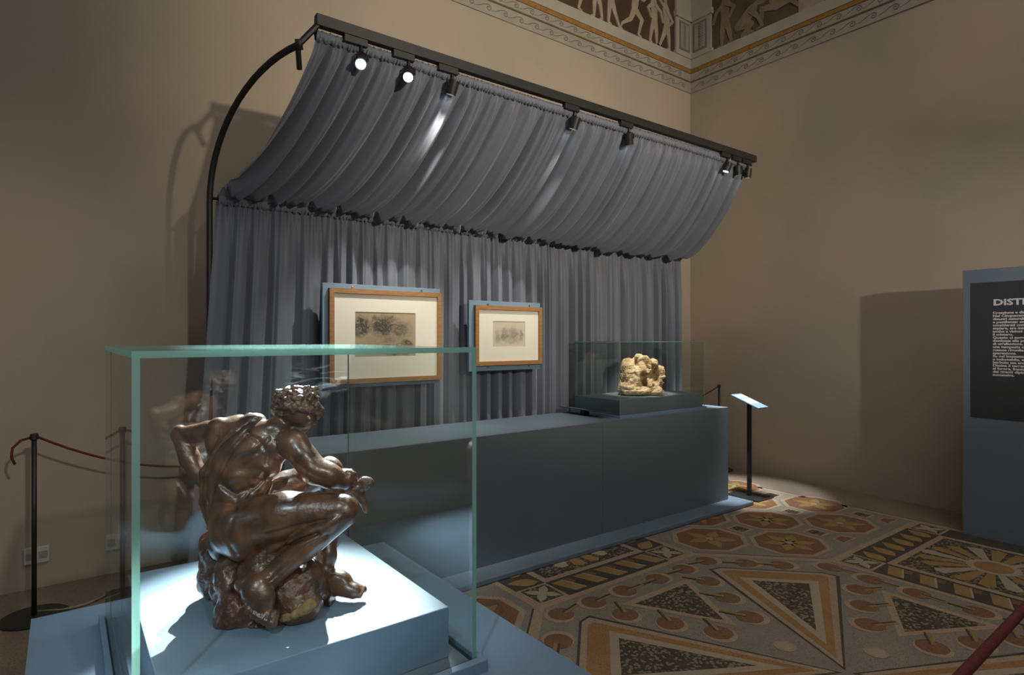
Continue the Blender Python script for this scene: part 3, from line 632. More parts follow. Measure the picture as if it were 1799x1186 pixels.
# ------------------------------------------------------------------ track spotlights on the bar
def spot_head(x, aim, label, watt, col, cone=26, on=True, head=0.062, drop=0.115, blend=0.6, lens='led_lens', rec=0.030, rim=False):
    zb_ = ZB-0.028
    e = empty('track_spotlight', (x, YB_, zb_-drop), label, 'spotlight', None)
    box('adapter', (x-0.10, YB_-0.018, zb_-0.038), (x+0.03, YB_+0.018, zb_+0.001), 'black_metal', e, 0.002)
    MB().tube([(x, YB_, zb_-0.036), (x, YB_, zb_-0.065)], 0.009, 8).obj('stem', 'black_metal', e)
    piv = Vector((x, YB_, zb_-drop)); d = (Vector(aim)-piv).normalized()
    side = d.cross(Vector((0, 0, 1))).normalized(); r = head/2
    MB().tube([piv+side*(r+0.004)+Vector((0, 0, 0)), piv+side*(r+0.004)+Vector((0, 0, 0.03)), Vector((x, YB_, zb_-0.06)), piv-side*(r+0.004)+Vector((0, 0, 0.03)), piv-side*(r+0.004)], 0.004, 6).obj('yoke', 'black_metal', e)
    b0 = piv-d*0.042; b1 = piv+d*0.042
    up_ = side.cross(d)
    def turned(prof, n=24, caps=True):
        V = []; Fc = []
        for a, rr in prof:
            for q in range(n): an = 2*math.pi*q/n; V.append(piv+d*a+(side*math.cos(an)+up_*math.sin(an))*rr)
        for i_ in range(len(prof)-1):
            for q in range(n): Fc.append((i_*n+q, i_*n+(q+1) % n, (i_+1)*n+(q+1) % n, (i_+1)*n+q))
        if caps: Fc.append(tuple(range(n-1, -1, -1))); Fc.append(tuple(range((len(prof)-1)*n, len(prof)*n)))
        return MB().add(V, Fc)
    hd = turned([(-0.042, r*0.9), (-0.040, r), (0.042, r), (0.042, r*0.88), (rec, r*0.86)]).obj('head', 'black_metal', e)
    turned([(rec+0.0005, r*0.855), (rec+0.002, r*0.85)]).obj('lens', lens, hd)
    if rim: turned([(0.040, r*1.06), (0.046, r*1.06), (0.046, r*0.9), (0.040, r*0.9)], 24, False).obj('rim', 'paint_blue', hd)
    if on:
        L = lamp('spotlight_beam', 'SPOT', b1+d*0.006, aim, watt, col, 0.012, cone, blend)
    return e
COOL = (0.90, 0.96, 1.0); WARM = (1.0, 0.86, 0.68); SOFT = (1.0, 0.93, 0.82)
SX = [float(at_y(635, 130, YB_)[0]), float(at_y(718, 145, YB_)[0]), float(at_y(795, 152, YB_)[0]), float(at_y(1010, 212, YB_)[0]), float(at_y(1105, 238, YB_)[0]), float(at_y(1278, 290, YB_)[0]), float(at_y(1297, 300, YB_)[0]), float(at_y(1314, 302, YB_)[0])]
spot_head(SX[0], (-5.84, -3.24, 1.14), 'black track spotlight with blue-rimmed lens at the curved arm end of the bar', 1900, COOL, 14, rim=True)
spot_head(SX[1], (-5.76, -3.28, 1.14), 'lit black track spotlight second from the curved arm on the light bar', 1500, COOL, 14)
spot_head(SX[2], (-4.48, -0.90, 1.32), 'black track spotlight aimed down at the larger framed drawing', 95, SOFT, 58, blend=0.9)
spot_head(SX[3], (-3.50, -0.90, 1.32), 'black track spotlight aimed down at the smaller framed drawing', 75, SOFT, 54, blend=0.9)
spot_head(SX[4], (-2.14, -1.06, 1.15), 'black track spotlight aimed at the terracotta model in the small case', 240, SOFT, 20)
spot_head(SX[5], (-2.05, -1.06, 1.15), 'black track spotlight tilted sideways, innermost of the three at the bar end by the corner', 80, WARM, 18)
spot_head(SX[6], (-0.95, -1.35, 0.6), 'black track spotlight with glowing lens, middle one of the three at the bar end', 330, COOL, 30)
spot_head(SX[7], (-1.05, -1.05, 0.2), 'black track spotlight hanging straight down at the very end of the bar', 240, COOL, 30)

# ------------------------------------------------------------------ framed drawings on backing boards
def picture(x0, x1, z0, z1, fx0, fx1, fz0, fz1, wx0, wx1, wz0, wz1, sheet, label, blabel):
    Yb = -0.86
    bd = empty('backing_board', ((x0+x1)/2, Yb, z0), blabel, 'board', 'backing boards behind the drawings')
    box('board', (x0, Yb, z0), (x1, Yb+0.022, z1), 'paint_blue', bd, 0.0015)
    for xx in (x0+0.12, x1-0.12): box('mounting_arm', (xx-0.02, Yb+0.02, (z0+z1)/2-0.02), (xx+0.02, YR+0.0, (z0+z1)/2+0.02), 'black_metal', bd)
    y1 = Yb; fd = 0.030; fw = 0.030
    p = empty('framed_drawing', ((fx0+fx1)/2, y1-0.015, fz0), label, 'picture')
    def rail(a, b, c, d):     # mitred quads in xz
        pts = [a, b, c, d]; V = [(q[0], y1-fd, q[1]) for q in pts]+[(q[0], y1+0.0005, q[1]) for q in pts]
        return MB().add(V, [(0, 1, 2, 3), (7, 6, 5, 4)]+[(i, 4+i, 4+(i+1) % 4, (i+1) % 4) for i in range(4)])
    g = fw
    o_ = [(fx0, fz0), (fx1, fz0), (fx1, fz1), (fx0, fz1)]; i_ = [(fx0+g, fz0+g), (fx1-g, fz0+g), (fx1-g, fz1-g), (fx0+g, fz1-g)]
    for k in range(4): rail(o_[k], o_[(k+1) % 4], i_[(k+1) % 4], i_[k]).obj('frame_rail', 'wood_frame', p)
    # mount with a window
    mo = [(fx0+g-0.003, fz0+g-0.003), (fx1-g+0.003, fz0+g-0.003), (fx1-g+0.003, fz1-g+0.003), (fx0+g-0.003, fz1-g+0.003)]; wi = [(wx0, wz0), (wx1, wz0), (wx1, wz1), (wx0, wz1)]
    ym = y1-0.014; V = [(q[0], ym, q[1]) for q in mo+wi]+[(q[0]+(0.002 if i in (1, 2) else -0.002)*0, ym+0.004, q[1]) for i, q in enumerate(wi)]
    mt = MB().add(V, [(i, (i+1) % 4, 4+(i+1) % 4, 4+i) for i in range(4)]+[(4+i, 4+(i+1) % 4, 8+(i+1) % 4, 8+i) for i in range(4)]).obj('mount', 'mount_board', p)
    box('drawing', (wx0-0.004, ym+0.004, wz0-0.004), (wx1+0.004, ym+0.006, wz1+0.004), sheet, mt)
    for xx in (fx0+(fx1-fx0)*0.2, fx0+(fx1-fx0)*0.82):
        for zz_, s_ in ((fz1, 1), (fz0, -1)):
            box('mirror_plate', (xx-0.007, y1-0.006, min(zz_, zz_+s_*0.018)), (xx+0.007, y1, max(zz_, zz_+s_*0.018)), 'brass', p, 0.001)
def yx(px, py): q = at_y(px, py, -0.875); return float(q[0]), float(q[2])
def span(a, b): (xa_, za_), (xb_, zb_) = yx(*a), yx(*b); return xa_, xb_, zb_, za_
b1 = span((568, 496), (775, 673)); f1_ = span((578, 505.5), (774, 666.5)); w1 = span((624, 547.5), (730, 625))
picture(*b1, *f1_, *w1, 'drawing_wash', 'larger wood-framed drawing of dark clouds on a cream mount', 'pale blue backing board behind the larger framed drawing')
b2 = span((826, 527), (951, 648)); f2_ = span((834, 536), (950.5, 639)); w2 = span((866, 564), (922.5, 609))
picture(*b2, *f2_, *w2, 'drawing_chalk', 'smaller wood-framed faint chalk sketch on a wide cream mount', 'pale blue backing board behind the smaller framed drawing')

# ------------------------------------------------------------------ text panel by the right wall
XP = -0.652
pn = empty('text_panel', (XP+0.1, -3.6, 0), 'tall grey-blue exhibition panel with white text on a black field', 'panel')
box('panel_board', (XP, -4.30, 0.0), (XP+0.12, -2.972, 2.012), 'paint_panel', pn, 0.002)
pf = box('black_field', (XP-0.002, -4.20, 0.897), (XP+0.0005, -3.022, 1.911), 'black_print', pn)
FONT = None
def text(body, y, z, size, bold=0.0, sx=1.0, name='lettering'):
    cu = bpy.data.curves.new(name, 'FONT'); cu.body = body; cu.size = size; cu.extrude = 0.0008; cu.offset = bold; cu.resolution_u = 2
    tmp = bpy.data.objects.new('tmp', cu); COL.objects.link(tmp); bpy.context.view_layer.update()
    me = bpy.data.meshes.new_from_object(tmp.evaluated_get(bpy.context.evaluated_depsgraph_get())); bpy.data.objects.remove(tmp); bpy.data.curves.remove(cu)
    # x -> -Y world (panel faces -X), y -> Z
    V = [(XP-0.0028-v.co.z, y-v.co.x*sx, z+v.co.y) for v in me.vertices]; Fc = [tuple(p.vertices) for p in me.polygons]
    bpy.data.meshes.remove(me)
    return mesh_obj(name, V, Fc, 'white_print', pf)
text('DISTRUZIONE', -3.160, 1.738, 0.062, 0.0022, 1.30, 'title_lettering')
lines = ["Creazione e distruzione", "Nel Cinquecento", "disastri naturali c", "e pestilenze: eventi", "considerati come", "espiare, era inter", "anche a visioni m", "il mistero.", "Questo ci sugger", "destinata alla pub",
         "di un'alluvione, m", "una tempesta cau", "guance rigonfie d", "spaventose.", "Se nel bozzetto d", "e indomabile, ess", "barbuto ma arcuat", "Distina il terremot", "al furore, frantum", "dei giganti dipinti", "successiva."]
for i, l in enumerate(lines): text(l, -3.158, 1.674-i*0.0228, 0.0235, 0.0009, 1.25, 'text_line')

# ------------------------------------------------------------------ label stand beside the console
lx, ly = -0.985, -1.395
ls = empty('label_stand', (lx, ly, 0), 'slim black label stand with a tilted white reading plate beside the console end', 'label stand')
MB().prism([(lx-0.13, ly-0.17), (lx+0.13, ly-0.17), (lx+0.13, ly+0.17), (lx-0.13, ly+0.17)], 0.004, 0.014).obj('foot_plate', 'black_metal', ls)
box('pole', (lx-0.022, ly-0.012, 0.012), (lx+0.022, ly+0.012, 0.895), 'black_metal', ls, 0.002)
def tilt(p):   # rear edge raised towards the reader in front
    a = math.radians(20); return (lx+p[0], ly+p[1]*math.cos(a)-p[2]*math.sin(a), 0.902+p[1]*math.sin(a)+p[2]*math.cos(a))
s = MB().box((-0.085, -0.15, -0.004), (0.085, 0.15, 0.004)); s.v = [tilt(p) for p in s.v]; rp = s.obj('reading_plate', 'paint_blue', ls)
for a, b in ((-0.06, 0.045), (0.065, 0.12)):
    s = MB().box((-0.065, a, 0.0035), (0.065, b, 0.006)); s.v = [tilt(p) for p in s.v]; s.obj('text_sheet', 'white_print', rp)

# ------------------------------------------------------------------ rope barriers
def stanchion(x, y, h, label, rr=0.012, zb=0.0):
    e = empty('stanchion', (x, y, 0), label, 'stanchion', 'rope barrier posts')
    MB().lathe((x, y, zb), [(0.155, 0), (0.155, 0.006), (0.145, 0.012), (0.02, 0.014)], 36).obj('base_disc', 'black_metal', e)
    MB().lathe((x, y, zb+0.012), [(rr, 0), (rr, h-0.04)], 16).obj('pole', 'black_metal', e, True)
    MB().lathe((x, y, zb+h-0.032), [(rr+0.006, 0), (rr+0.007, 0.004), (rr+0.007, 0.026), (rr+0.003, 0.032)], 16).obj('cap', 'black_metal', e)
    return e
def rope(pts, r, label, grp='barrier ropes'):
    o = MB().tube(pts, r, 10).obj('barrier_rope', 'rope_red', None, True); return tag(o, label, 'rope', grp)
def sagline(a, b, sag, n=24):
    a = Vector(a); b = Vector(b); return [a.lerp(b, i/n)+Vector((0, 0, -sag*4*(i/n)*(1-i/n))) for i in range(n+1)]
stanchion(-6.284, -0.475, 0.985, 'thin black barrier post with round base beside the wall socket')
stanchion(-0.19, -0.53, 0.965, 'thin black barrier post in the room corner behind the console')
zt = 0.965
rope(sagline((-6.268, -0.475, zt), (-4.6, -0.40, zt), 0.26), 0.0065, 'dark red rope sagging from the post beside the wall socket')
tail = [(-6.300, -0.475, zt), (-6.34, -0.49, zt-0.010), (-6.372, -0.50, zt-0.045), (-6.376, -0.505, zt-0.09), (-6.362, -0.505, zt-0.13)]
rope(tail, 0.0065, 'short loose rope end hooked on the post beside the wall socket')
rope(sagline((-0.205, -0.53, 0.945), (-2.0, -0.45, 0.93), 0.17), 0.0065, 'dark red rope sagging from the post in the room corner')
stanchion(-4.585, -0.40, 0.985, 'thin black barrier post hidden behind the hanging curtain')
pa, pb = Vector(at_d(1799, 1070, 1.15)), Vector(at_d(1690, 1186, 0.90)); dirn = (pa-pb).normalized()
e0, e1 = pb-dirn*0.55, pa+dirn*0.9
rope([e0, pb, pb.lerp(pa, 0.5), pa, e1], 0.0085, 'thick dark red rope stretched across the mosaic floor near the text panel')
stanchion(e0.x, e0.y, e0.z+0.02, 'black barrier post holding the thick rope at the end by the glass case')
stanchion(e1.x, e1.y, e1.z+0.02, 'black barrier post holding the thick rope at the end by the text panel')

# wall socket and floor cable
so = empty('wall_socket', (-6.285, 0, 0.15), 'small grey wall socket box low on the plaster beside the barrier post', 'socket')
sb = box('box', (-6.345, -0.02, 0.152), (-6.225, 0.001, 0.25), 'plastic_white', so, 0.004)
for x in (-6.315, -6.255): MB().box((x-0.02, -0.024, 0.18), (x+0.02, -0.019, 0.222), 0.002).obj('outlet', 'cable_grey', sb)
cb = [at_z(245, 1005, 0.008), at_z(222, 1012, 0.008), at_z(208, 1020, 0.008), at_z(196, 1034, 0.008), at_z(184, 1046, 0.008), at_z(172, 1052, 0.008), at_z(150, 1062, 0.008), at_z(110, 1072, 0.008), at_z(60, 1075, 0.008)]
tag(MB().tube(cb, 0.008, 8).obj('floor_cable', 'cable_grey', None, True), 'pale cable lying on the floor along the wall below the socket', 'cable')

# ------------------------------------------------------------------ sculpture by signed distance fields
def surface_nets(vol, origin, h):
    nx, ny, nz = vol.shape; ins = vol < 0
    c = np.zeros((nx-1, ny-1, nz-1), np.int8)
    for dx in (0, 1):
        for dy in (0, 1):
            for dz in (0, 1): c += ins[dx:nx-1+dx, dy:ny-1+dy, dz:nz-1+dz]
    act = (c > 0) & (c < 8); idx = np.argwhere(act); vid = np.full(act.shape, -1, np.int64); vid[act] = np.arange(len(idx))
    acc = np.zeros((len(idx), 3)); cnt = np.zeros(len(idx)); I, J, K = idx.T
    cor = [(a, b, d) for a in (0, 1) for b in (0, 1) for d in (0, 1)]
    for a in range(8):
        for b in range(a+1, 8):
            pa_, pb_ = np.array(cor[a]), np.array(cor[b])
            if np.abs(pa_-pb_).sum() != 1: continue
            va = vol[I+pa_[0], J+pa_[1], K+pa_[2]]; vb = vol[I+pb_[0], J+pb_[1], K+pb_[2]]
            m = (va < 0) != (vb < 0); t_ = np.where(m, va/np.where(m, va-vb, 1), 0)
            acc += np.where(m[:, None], pa_+(pb_-pa_)*t_[:, None], 0); cnt += m
    V = (idx+acc/cnt[:, None])*h+origin
    Fq = []
    for ax in range(3):
        sl0 = [slice(None)]*3; sl1 = [slice(None)]*3; sl0[ax] = slice(0, -1); sl1[ax] = slice(1, None)
        a = ins[tuple(sl0)]; b = ins[tuple(sl1)]; e = np.argwhere(a != b); o1, o2 = [(1, 2), (2, 0), (0, 1)][ax]
        ok = (e[:, o1] > 0) & (e[:, o2] > 0) & (e[:, o1] < vol.shape[o1]-1) & (e[:, o2] < vol.shape[o2]-1); e = e[ok]
        def g(d1, d2):
            q = e.copy(); q[:, o1] += d1; q[:, o2] += d2; return vid[q[:, 0], q[:, 1], q[:, 2]]
        q = np.stack([g(-1, -1), g(0, -1), g(0, 0), g(-1, 0)], 1)
        flip = ~a[e[:, 0], e[:, 1], e[:, 2]]; q[flip] = q[flip][:, ::-1]; Fq.append(q)
    return V, np.concatenate(Fq)
class SDF:
    def __init__(s, lo, hi, h):
        s.h = h; s.lo = np.array(lo, float); n = np.ceil((np.array(hi)-s.lo)/h).astype(int)+1
        s.ax = [s.lo[i]+h*np.arange(n[i]) for i in range(3)]; s.v = np.full(n, 0.05, np.float32)
    def sub(s, lo, hi):
        sl = []
        for i in range(3):
            a = max(int((lo[i]-s.lo[i])/s.h), 0); b = min(int((hi[i]-s.lo[i])/s.h)+2, len(s.ax[i])); sl.append(slice(a, max(b, a)))
        sl = tuple(sl); return sl, np.meshgrid(s.ax[0][sl[0]], s.ax[1][sl[1]], s.ax[2][sl[2]], indexing='ij', copy=False)
    def blend(s, sl, d, k):
        a = s.v[sl]
        if k <= 0: s.v[sl] = np.minimum(a, d); return
        hh = np.clip(0.5+0.5*(a-d)/k, 0, 1); s.v[sl] = a*(1-hh)+d*hh-k*hh*(1-hh)
    def cap(s, p, q, r1, r2, k):
        p = np.array(p, float); q = np.array(q, float); m = max(r1, r2)+k+3*s.h
        sl, (X, Y, Z) = s.sub(np.minimum(p, q)-m, np.maximum(p, q)+m); t = q-p; L2 = max(t@t, 1e-12)
        hh = np.clip(((X-p[0])*t[0]+(Y-p[1])*t[1]+(Z-p[2])*t[2])/L2, 0, 1)
        d = np.sqrt((X-p[0]-hh*t[0])**2+(Y-p[1]-hh*t[1])**2+(Z-p[2]-hh*t[2])**2)-(r1+(r2-r1)*hh); s.blend(sl, d, k)
    def ell(s, c, r, ang, k):
        c = np.array(c, float); r = np.array(r, float); m = r.max()+k+3*s.h
        sl, (X, Y, Z) = s.sub(c-m, c+m); ca, sa = math.cos(ang), math.sin(ang); x, y, z = X-c[0], Y-c[1], Z-c[2]
        u, v = x*ca+y*sa, -x*sa+y*ca
        k0 = np.sqrt((u/r[0])**2+(v/r[1])**2+(z/r[2])**2); k1 = np.sqrt((u/r[0]**2)**2+(v/r[1]**2)**2+(z/r[2]**2)**2)+1e-9
        s.blend(sl, k0*(k0-1)/k1, k)
    def groove(s, pts, width, amp, zmin=-1e9):
        """carve (amp>0) or raise (amp<0) along a polyline seen from the viewer side"""
        P = np.array(pts, float); m = width*3
        sl, (X, Y, Z) = s.sub(np.r_[P[:, :2].min(0)-m, s.lo[2]], np.r_[P[:, :2].max(0)+m, 1e3])
        x2, y2 = X[:, :, 0], Y[:, :, 0]; best = np.full(x2.shape, 1e9); zz_ = np.zeros(x2.shape)
        for a, b in zip(P[:-1], P[1:]):
            t = b[:2]-a[:2]; hh = np.clip(((x2-a[0])*t[0]+(y2-a[1])*t[1])/max(t@t, 1e-12), 0, 1)
            d = np.hypot(x2-a[0]-hh*t[0], y2-a[1]-hh*t[1]); zz_ = np.where(d < best, a[2]+(b[2]-a[2])*hh, zz_); best = np.minimum(best, d)
        wgt = np.exp(-(best/width)**2)[:, :, None]*(1/(1+np.exp(-(Z-zz_[:, :, None])/0.006))); s.v[sl] += (amp*wgt).astype(np.float32)
    def noise(s, amp, freq, seed, mask=None):
        rs = np.random.RandomState(seed); X, Y, Z = np.meshgrid(*s.ax, indexing='ij', sparse=True); t = 0
        for i in range(9):
            kv = rs.normal(size=3); kv *= freq*rs.uniform(0.6, 1.8)/np.linalg.norm(kv); t = t+np.sin(X*kv[0]+Y*kv[1]+Z*kv[2]+rs.uniform(0, 6.3))
        s.v += (amp*t/3).astype(np.float32)
    def mesh(s):
        s.v[0] = s.v[-1] = 0.05; s.v[:, 0] = s.v[:, -1] = 0.05; s.v[:, :, 0] = s.v[:, :, -1] = 0.05
        return surface_nets(s.v, s.lo, s.h)

# ---- brown statuette. Local frame: x right, y up, z towards the visitor
SD = 1.24; ZS = 2.5233; UN = SD/FPX/ZS      # metres per drawing unit
S0 = at_d(280+450/ZS, 660+600/ZS, SD)
def sp(u, v, dep):
    P = at_d(280+u/ZS, 660+v/ZS, SD-dep*UN)-S0
    return np.array([P[:2]@RT, P[2], -(P[:2]@FW)])
def to_world(V):
    return np.stack([S0[0]+V[:, 0]*RT[0]-V[:, 2]*FW[0], S0[1]+V[:, 0]*RT[1]-V[:, 2]*FW[1], S0[2]+V[:, 1]], 1)
fl = PZ-S0[2]        # pedestal top in local y
statue_base = at_z(280+480/ZS, 660+1040/ZS, PZ)
stt = empty('statuette', tuple(statue_base), 'glossy brown statuette of a crouching bearded nude man seen from behind', 'statuette')
U = UN
body = SDF((-0.225, fl-0.004, -0.16), (0.245, 0.275, 0.235), 0.0021)
def C(a, ra, b, rb, k=16): body.cap(sp(*a), sp(*b), ra*U, rb*U, k*U)
def E(c, r, ang=0, k=18): body.ell(sp(*c), np.array(r)*U, math.radians(ang), k*U)
# torso
E((335, 650, 95), (118, 125, 100)); E((375, 700, 140), (122, 112, 105), 0, 22); E((285, 715, 70), (62, 100, 85), 0, 14)
E((335, 545, 80), (108, 110, 92), 0, 30); E((360, 455, 70), (135, 120, 98), 20, 30); E((400, 345, 60), (158, 125, 98), 25, 34)
E((482, 292, 62), (122, 78, 88), -16, 30); E((365, 240, 20), (85, 58, 72), 12, 24); E((300, 330, 30), (80, 150, 70), 20, 30)
E((455, 380, 95), (88, 62, 60), -35, 24)        # lat
E((500, 235, 75), (60, 38, 50), -5, 16); E((415, 200, 40), (55, 34, 45), 5, 14)   # trapezius bumps
C((535, 222, 45), 46, (585, 172, 25), 46, 18)
# head
E((614, 148, 20), (84, 78, 78), 0, 10); E((643, 182, 22), (50, 54, 54), 0, 12); C((630, 204, 20), 38, (638, 240, 18), 18, 12); C((658, 218, 20), 20, (650, 234, 20), 14, 10); E((660, 192, 60), (20, 16, 14), -20, 8)
C((676, 180, 20), 12, (692, 210, 20), 10, 8); E((672, 168, 22), (24, 11, 44), -25, 6); C((655, 168, 48), 8, (672, 175, 40), 6, 5)
E((588, 160, 82), (13, 22, 10), -15, 4); C((655, 222, 30), 7, (672, 218, 18), 6, 4); E((640, 200, 45), (26, 30, 20), 0, 8)
# right arm, hand
E((588, 306, 100), (70, 64, 62), -10, 18); C((600, 312, 105), 58, (688, 422, 120), 54, 16); E((640, 355, 122), (72, 50, 52), -55, 14)
C((688, 420, 120), 56, (760, 448, 100), 52, 16); C((755, 445, 100), 52, (822, 468, 72), 36, 12); E((735, 425, 110), (60, 44, 48), -20, 12)
E((828, 455, 68), (36, 42, 34), -30, 10)
for i, (du, dv) in enumerate(((0, 0), (10, 14), (14, 30), (10, 46))):
    C((838+du*0.6, 428+dv, 80-i*4), 11.5, (862+du*0.4, 436+dv, 70-i*4), 10.5, 4); C((862+du*0.4, 436+dv, 70-i*4), 10.5, (866+du*0.2, 450+dv, 40-i*3), 9.5, 3)
C((818, 425, 60), 13, (850, 424, 40), 11, 5); C((850, 424, 40), 11, (866, 440, 30), 9, 3)
# left arm akimbo
C((350, 222, -5), 50, (215, 248, -25), 44, 18); C((215, 248, -25), 46, (98, 262, -25), 34, 14); E((175, 262, -20), (90, 40, 40), 6, 14)
E((88, 255, -22), (34, 36, 32), 0, 10); C((96, 268, -20), 38, (135, 370, -10), 42, 12); C((135, 370, -10), 42, (192, 465, 10), 30, 12)
E((205, 482, 22), (30, 34, 26), 0, 8)
for i in range(4): C((205+i*5, 470+i*12, 35), 10, (232+i*5, 490+i*12, 55), 9, 4)
C((190, 480, 30), 10, (205, 510, 45), 9, 4)
# right leg (near)
C((365, 672, 130), 116, (560, 622, 165), 98, 24); C((560, 622, 165), 98, (800, 595, 175), 66, 18); E((660, 590, 165), (150, 62, 66), 6, 18)
E((540, 765, 165), (120, 52, 60), 35, 20); E((825, 592, 178), (52, 58, 54), 0, 12); E((840, 610, 205), (26, 32, 20), 20, 8)
C((815, 615, 180), 56, (640, 755, 225), 58, 14); C((640, 755, 225), 58, (500, 890, 280), 37, 14); E((660, 735, 222), (125, 58, 60), 40, 14); E((720, 690, 235), (100, 30, 32), 40, 10)
C((500, 890, 280), 38, (440, 930, 300), 46, 14); E((385, 920, 285), (46, 44, 42), 0, 14)
E((440, 980, 312), (62, 76, 46), 20, 14); C((425, 965, 312), 48, (465, 1055, 325), 34, 12); E((480, 905, 312), (22, 22, 18), 0, 8)
for i, (u, v, r) in enumerate(((394, 1040, 15), (419, 1060, 16), (444, 1076, 16), (469, 1088, 17), (498, 1098, 23))):
    C((u+8, v-36, 335), r*0.95, (u, v-4, 356), r*0.9, 5); E((u-1, v+3, 356), (r*1.0, r*0.95, r*0.9), 0, 3)
# left leg (far)
C((330, 640, 20), 100, (560, 500, -50), 76, 22); C((560, 500, -50), 76, (745, 425, -75), 58, 18); E((752, 402, -78), (48, 46, 46), 0, 12)
C((765, 420, -75), 50, (775, 560, -55), 58, 14); C((775, 560, -55), 58, (728, 835, 15), 36, 14); E((740, 800, 10), (48, 60, 44), 0, 12)
C((730, 860, 22), 42, (745, 905, 35), 46, 14); C((745, 912, 35), 50, (860, 955, 62), 34, 12); E((750, 950, 40), (52, 30, 42), -5, 12); E((800, 905, 45), (60, 40, 40), -25, 12)
for i, (dv, dd) in enumerate(((-12, 30), (0, 45), (10, 60), (20, 74))): C((865, 950+dv, dd), 14, (897-abs(i-1)*5, 956+dv, dd+4), 12, 5)
C((860, 932, 30), 20, (905, 946, 32), 16, 6)
# surface modelling
G_ = lambda pts, wdt, amp, z=-60: body.groove([sp(p[0], p[1], p[2] if len(p) > 2 else z) for p in pts], wdt*U, amp*1.45*U)
G_([(470, 225), (400, 320), (345, 430), (320, 540), (300, 640)], 13, 9); G_([(300, 640), (290, 740), (305, 800)], 11, 15)
G_([(560, 250), (520, 300), (450, 330), (400, 370)], 10, 5); G_([(380, 430), (440, 470), (510, 440), (545, 390)], 12, 8); G_([(330, 250), (300, 330), (290, 400)], 9, 5)
G_([(470, 230), (520, 250), (560, 300), (555, 350)], 9, 5); G_([(440, 300), (500, 290)], 22, -6); G_([(420, 400), (480, 390)], 20, -6)
G_([(350, 500), (420, 505), (470, 535)], 10, 3); G_([(425, 208), (350, 275), (290, 355), (240, 440), (222, 520), (232, 620), (258, 720), (300, 800)], 6, 9); G_([(400, 600), (420, 670), (400, 760)], 26, 5); G_([(460, 545), (440, 620), (470, 690)], 9, 4)
G_([(560, 640), (700, 600), (790, 585)], 10, 5, 60); G_([(430, 815), (560, 740), (690, 660), (770, 632)], 7, 13, 60); G_([(600, 800), (720, 690), (800, 640)], 8, 4, 60)
G_([(640, 340), (690, 380), (760, 420)], 8, 4, 30); G_([(560, 270), (575, 340), (600, 370)], 7, 5, 20); G_([(700, 395), (690, 440)], 9, 4, 30)
G_([(500, 410), (520, 425), (500, 455)], 6, 4); G_([(480, 430), (490, 455), (475, 480)], 6, 4)
for (u, v) in ((408, 1028), (432, 1046), (456, 1060), (480, 1070)): G_([(u-2, v-26), (u+2, v+26)], 4, 8, 250)
body.noise(0.0006, 95, 4)
bv, bf = body.mesh()
ob = mesh_obj('body', to_world(bv), bf, 'bronze_brown', stt, True)
# hair and beard curls
hair = SDF((0.0, 0.13, -0.08), (0.16, 0.28, 0.08), 0.0016)
rs = np.random.RandomState(7); hc = sp(610, 140, 15)
hair.ell(sp(609, 120, 20), np.array((92, 64, 82))*U, 0.08, 0)
for i in range(170):
    d = rs.normal(size=3); d /= np.linalg.norm(d)
    if d[1] < -0.25-0.5*max(0, -d[0]): continue
    if d[0] > 0.35 and d[1] < 0.25: continue
    p = sp(610, 122, 20)+d*np.array((96, 66, 84))*U; r = rs.uniform(10, 17)*U; hair.cap(p, p+rs.normal(size=3)*12*U, r, r*0.7, 5*U)
for i in range(26):     # rolled band of hair round the brow
    a = -0.5+3.7*i/25; p = sp(612, 138, 15)+np.array([math.cos(a-1.2)*88*U, (14-0.22*math.cos(a-1.2)*150)*U*0.6, math.sin(a-1.2+1.57*0)*84*U]); hair.ell(p, np.array((17, 15, 17))*U, rs.uniform(-1, 1), 5*U)
for (u, v, dep, r) in ((702, 150, 20, 28), (694, 135, 48, 22), (712, 166, 6, 20), (703, 182, 20, 15), (516, 138, 30, 24), (524, 118, 50, 22), (512, 158, 15, 19), (540, 166, 60, 17), (528, 178, 30, 17)):
    hair.ell(sp(u, v, dep), np.array((r, r*0.9, r))*U, rs.uniform(-1, 1), 6*U)
for i in range(20): hair.cap(sp(625+rs.uniform(-22, 22), 205+rs.uniform(-6, 12), 15+rs.uniform(-30, 36)), sp(634+rs.uniform(-16, 12), 240+rs.uniform(-6, 12), 15+rs.uniform(-14, 20)), 8*U, 5*U, 3*U)
hair.noise(0.0007, 420, 9)
hv, hf = hair.mesh(); ho = tag(mesh_obj('hair', to_world(hv), hf, 'bronze_hair', stt, True), 'curly hair and beard bound by a band')
# headband
bp = []
for i in range(28):
    a = 2*math.pi*i/28; p = sp(603, 160, 15)+np.array([math.cos(a)*78*U, math.cos(a)*12*U-2*U, math.sin(a)*78*U]); bp.append(to_world(p[None])[0])
MB().tube(bp+[bp[0]], 4.5*U, 6, False).obj('headband', 'bronze_hair', ho, True)
# cloth strap over the back
strap = SDF((-0.17, -0.14, -0.10), (0.03, 0.22, 0.16), 0.0018)
for off_, r in ((0, 15), (26, 12)):
    P = [(430-off_*0.2, 188+off_*0.2, 60), (345-off_, 250, 92), (275-off_, 340, 98), (228-off_*0.7, 440, 90), (212-off_*0.1, 540, 88), (232, 640, 112), (262, 730, 122), (312, 806, 135)]
    for a, b in zip(P[:-1], P[1:]): strap.cap(sp(*a), sp(*b), r*U, r*U, 8*U)
for a, b in (((400, 190, 10), (320, 250, 62)), ((320, 250, 62), (205, 430, 62)), ((205, 430, 62), (205, 560, 70)), ((205, 560, 70), (250, 700, 95))): strap.cap(sp(*a), sp(*b), 26*U, 24*U, 10*U)
sv, sf = strap.mesh(); mesh_obj('cloth_strap', to_world(sv), sf, 'bronze_brown', stt, True)
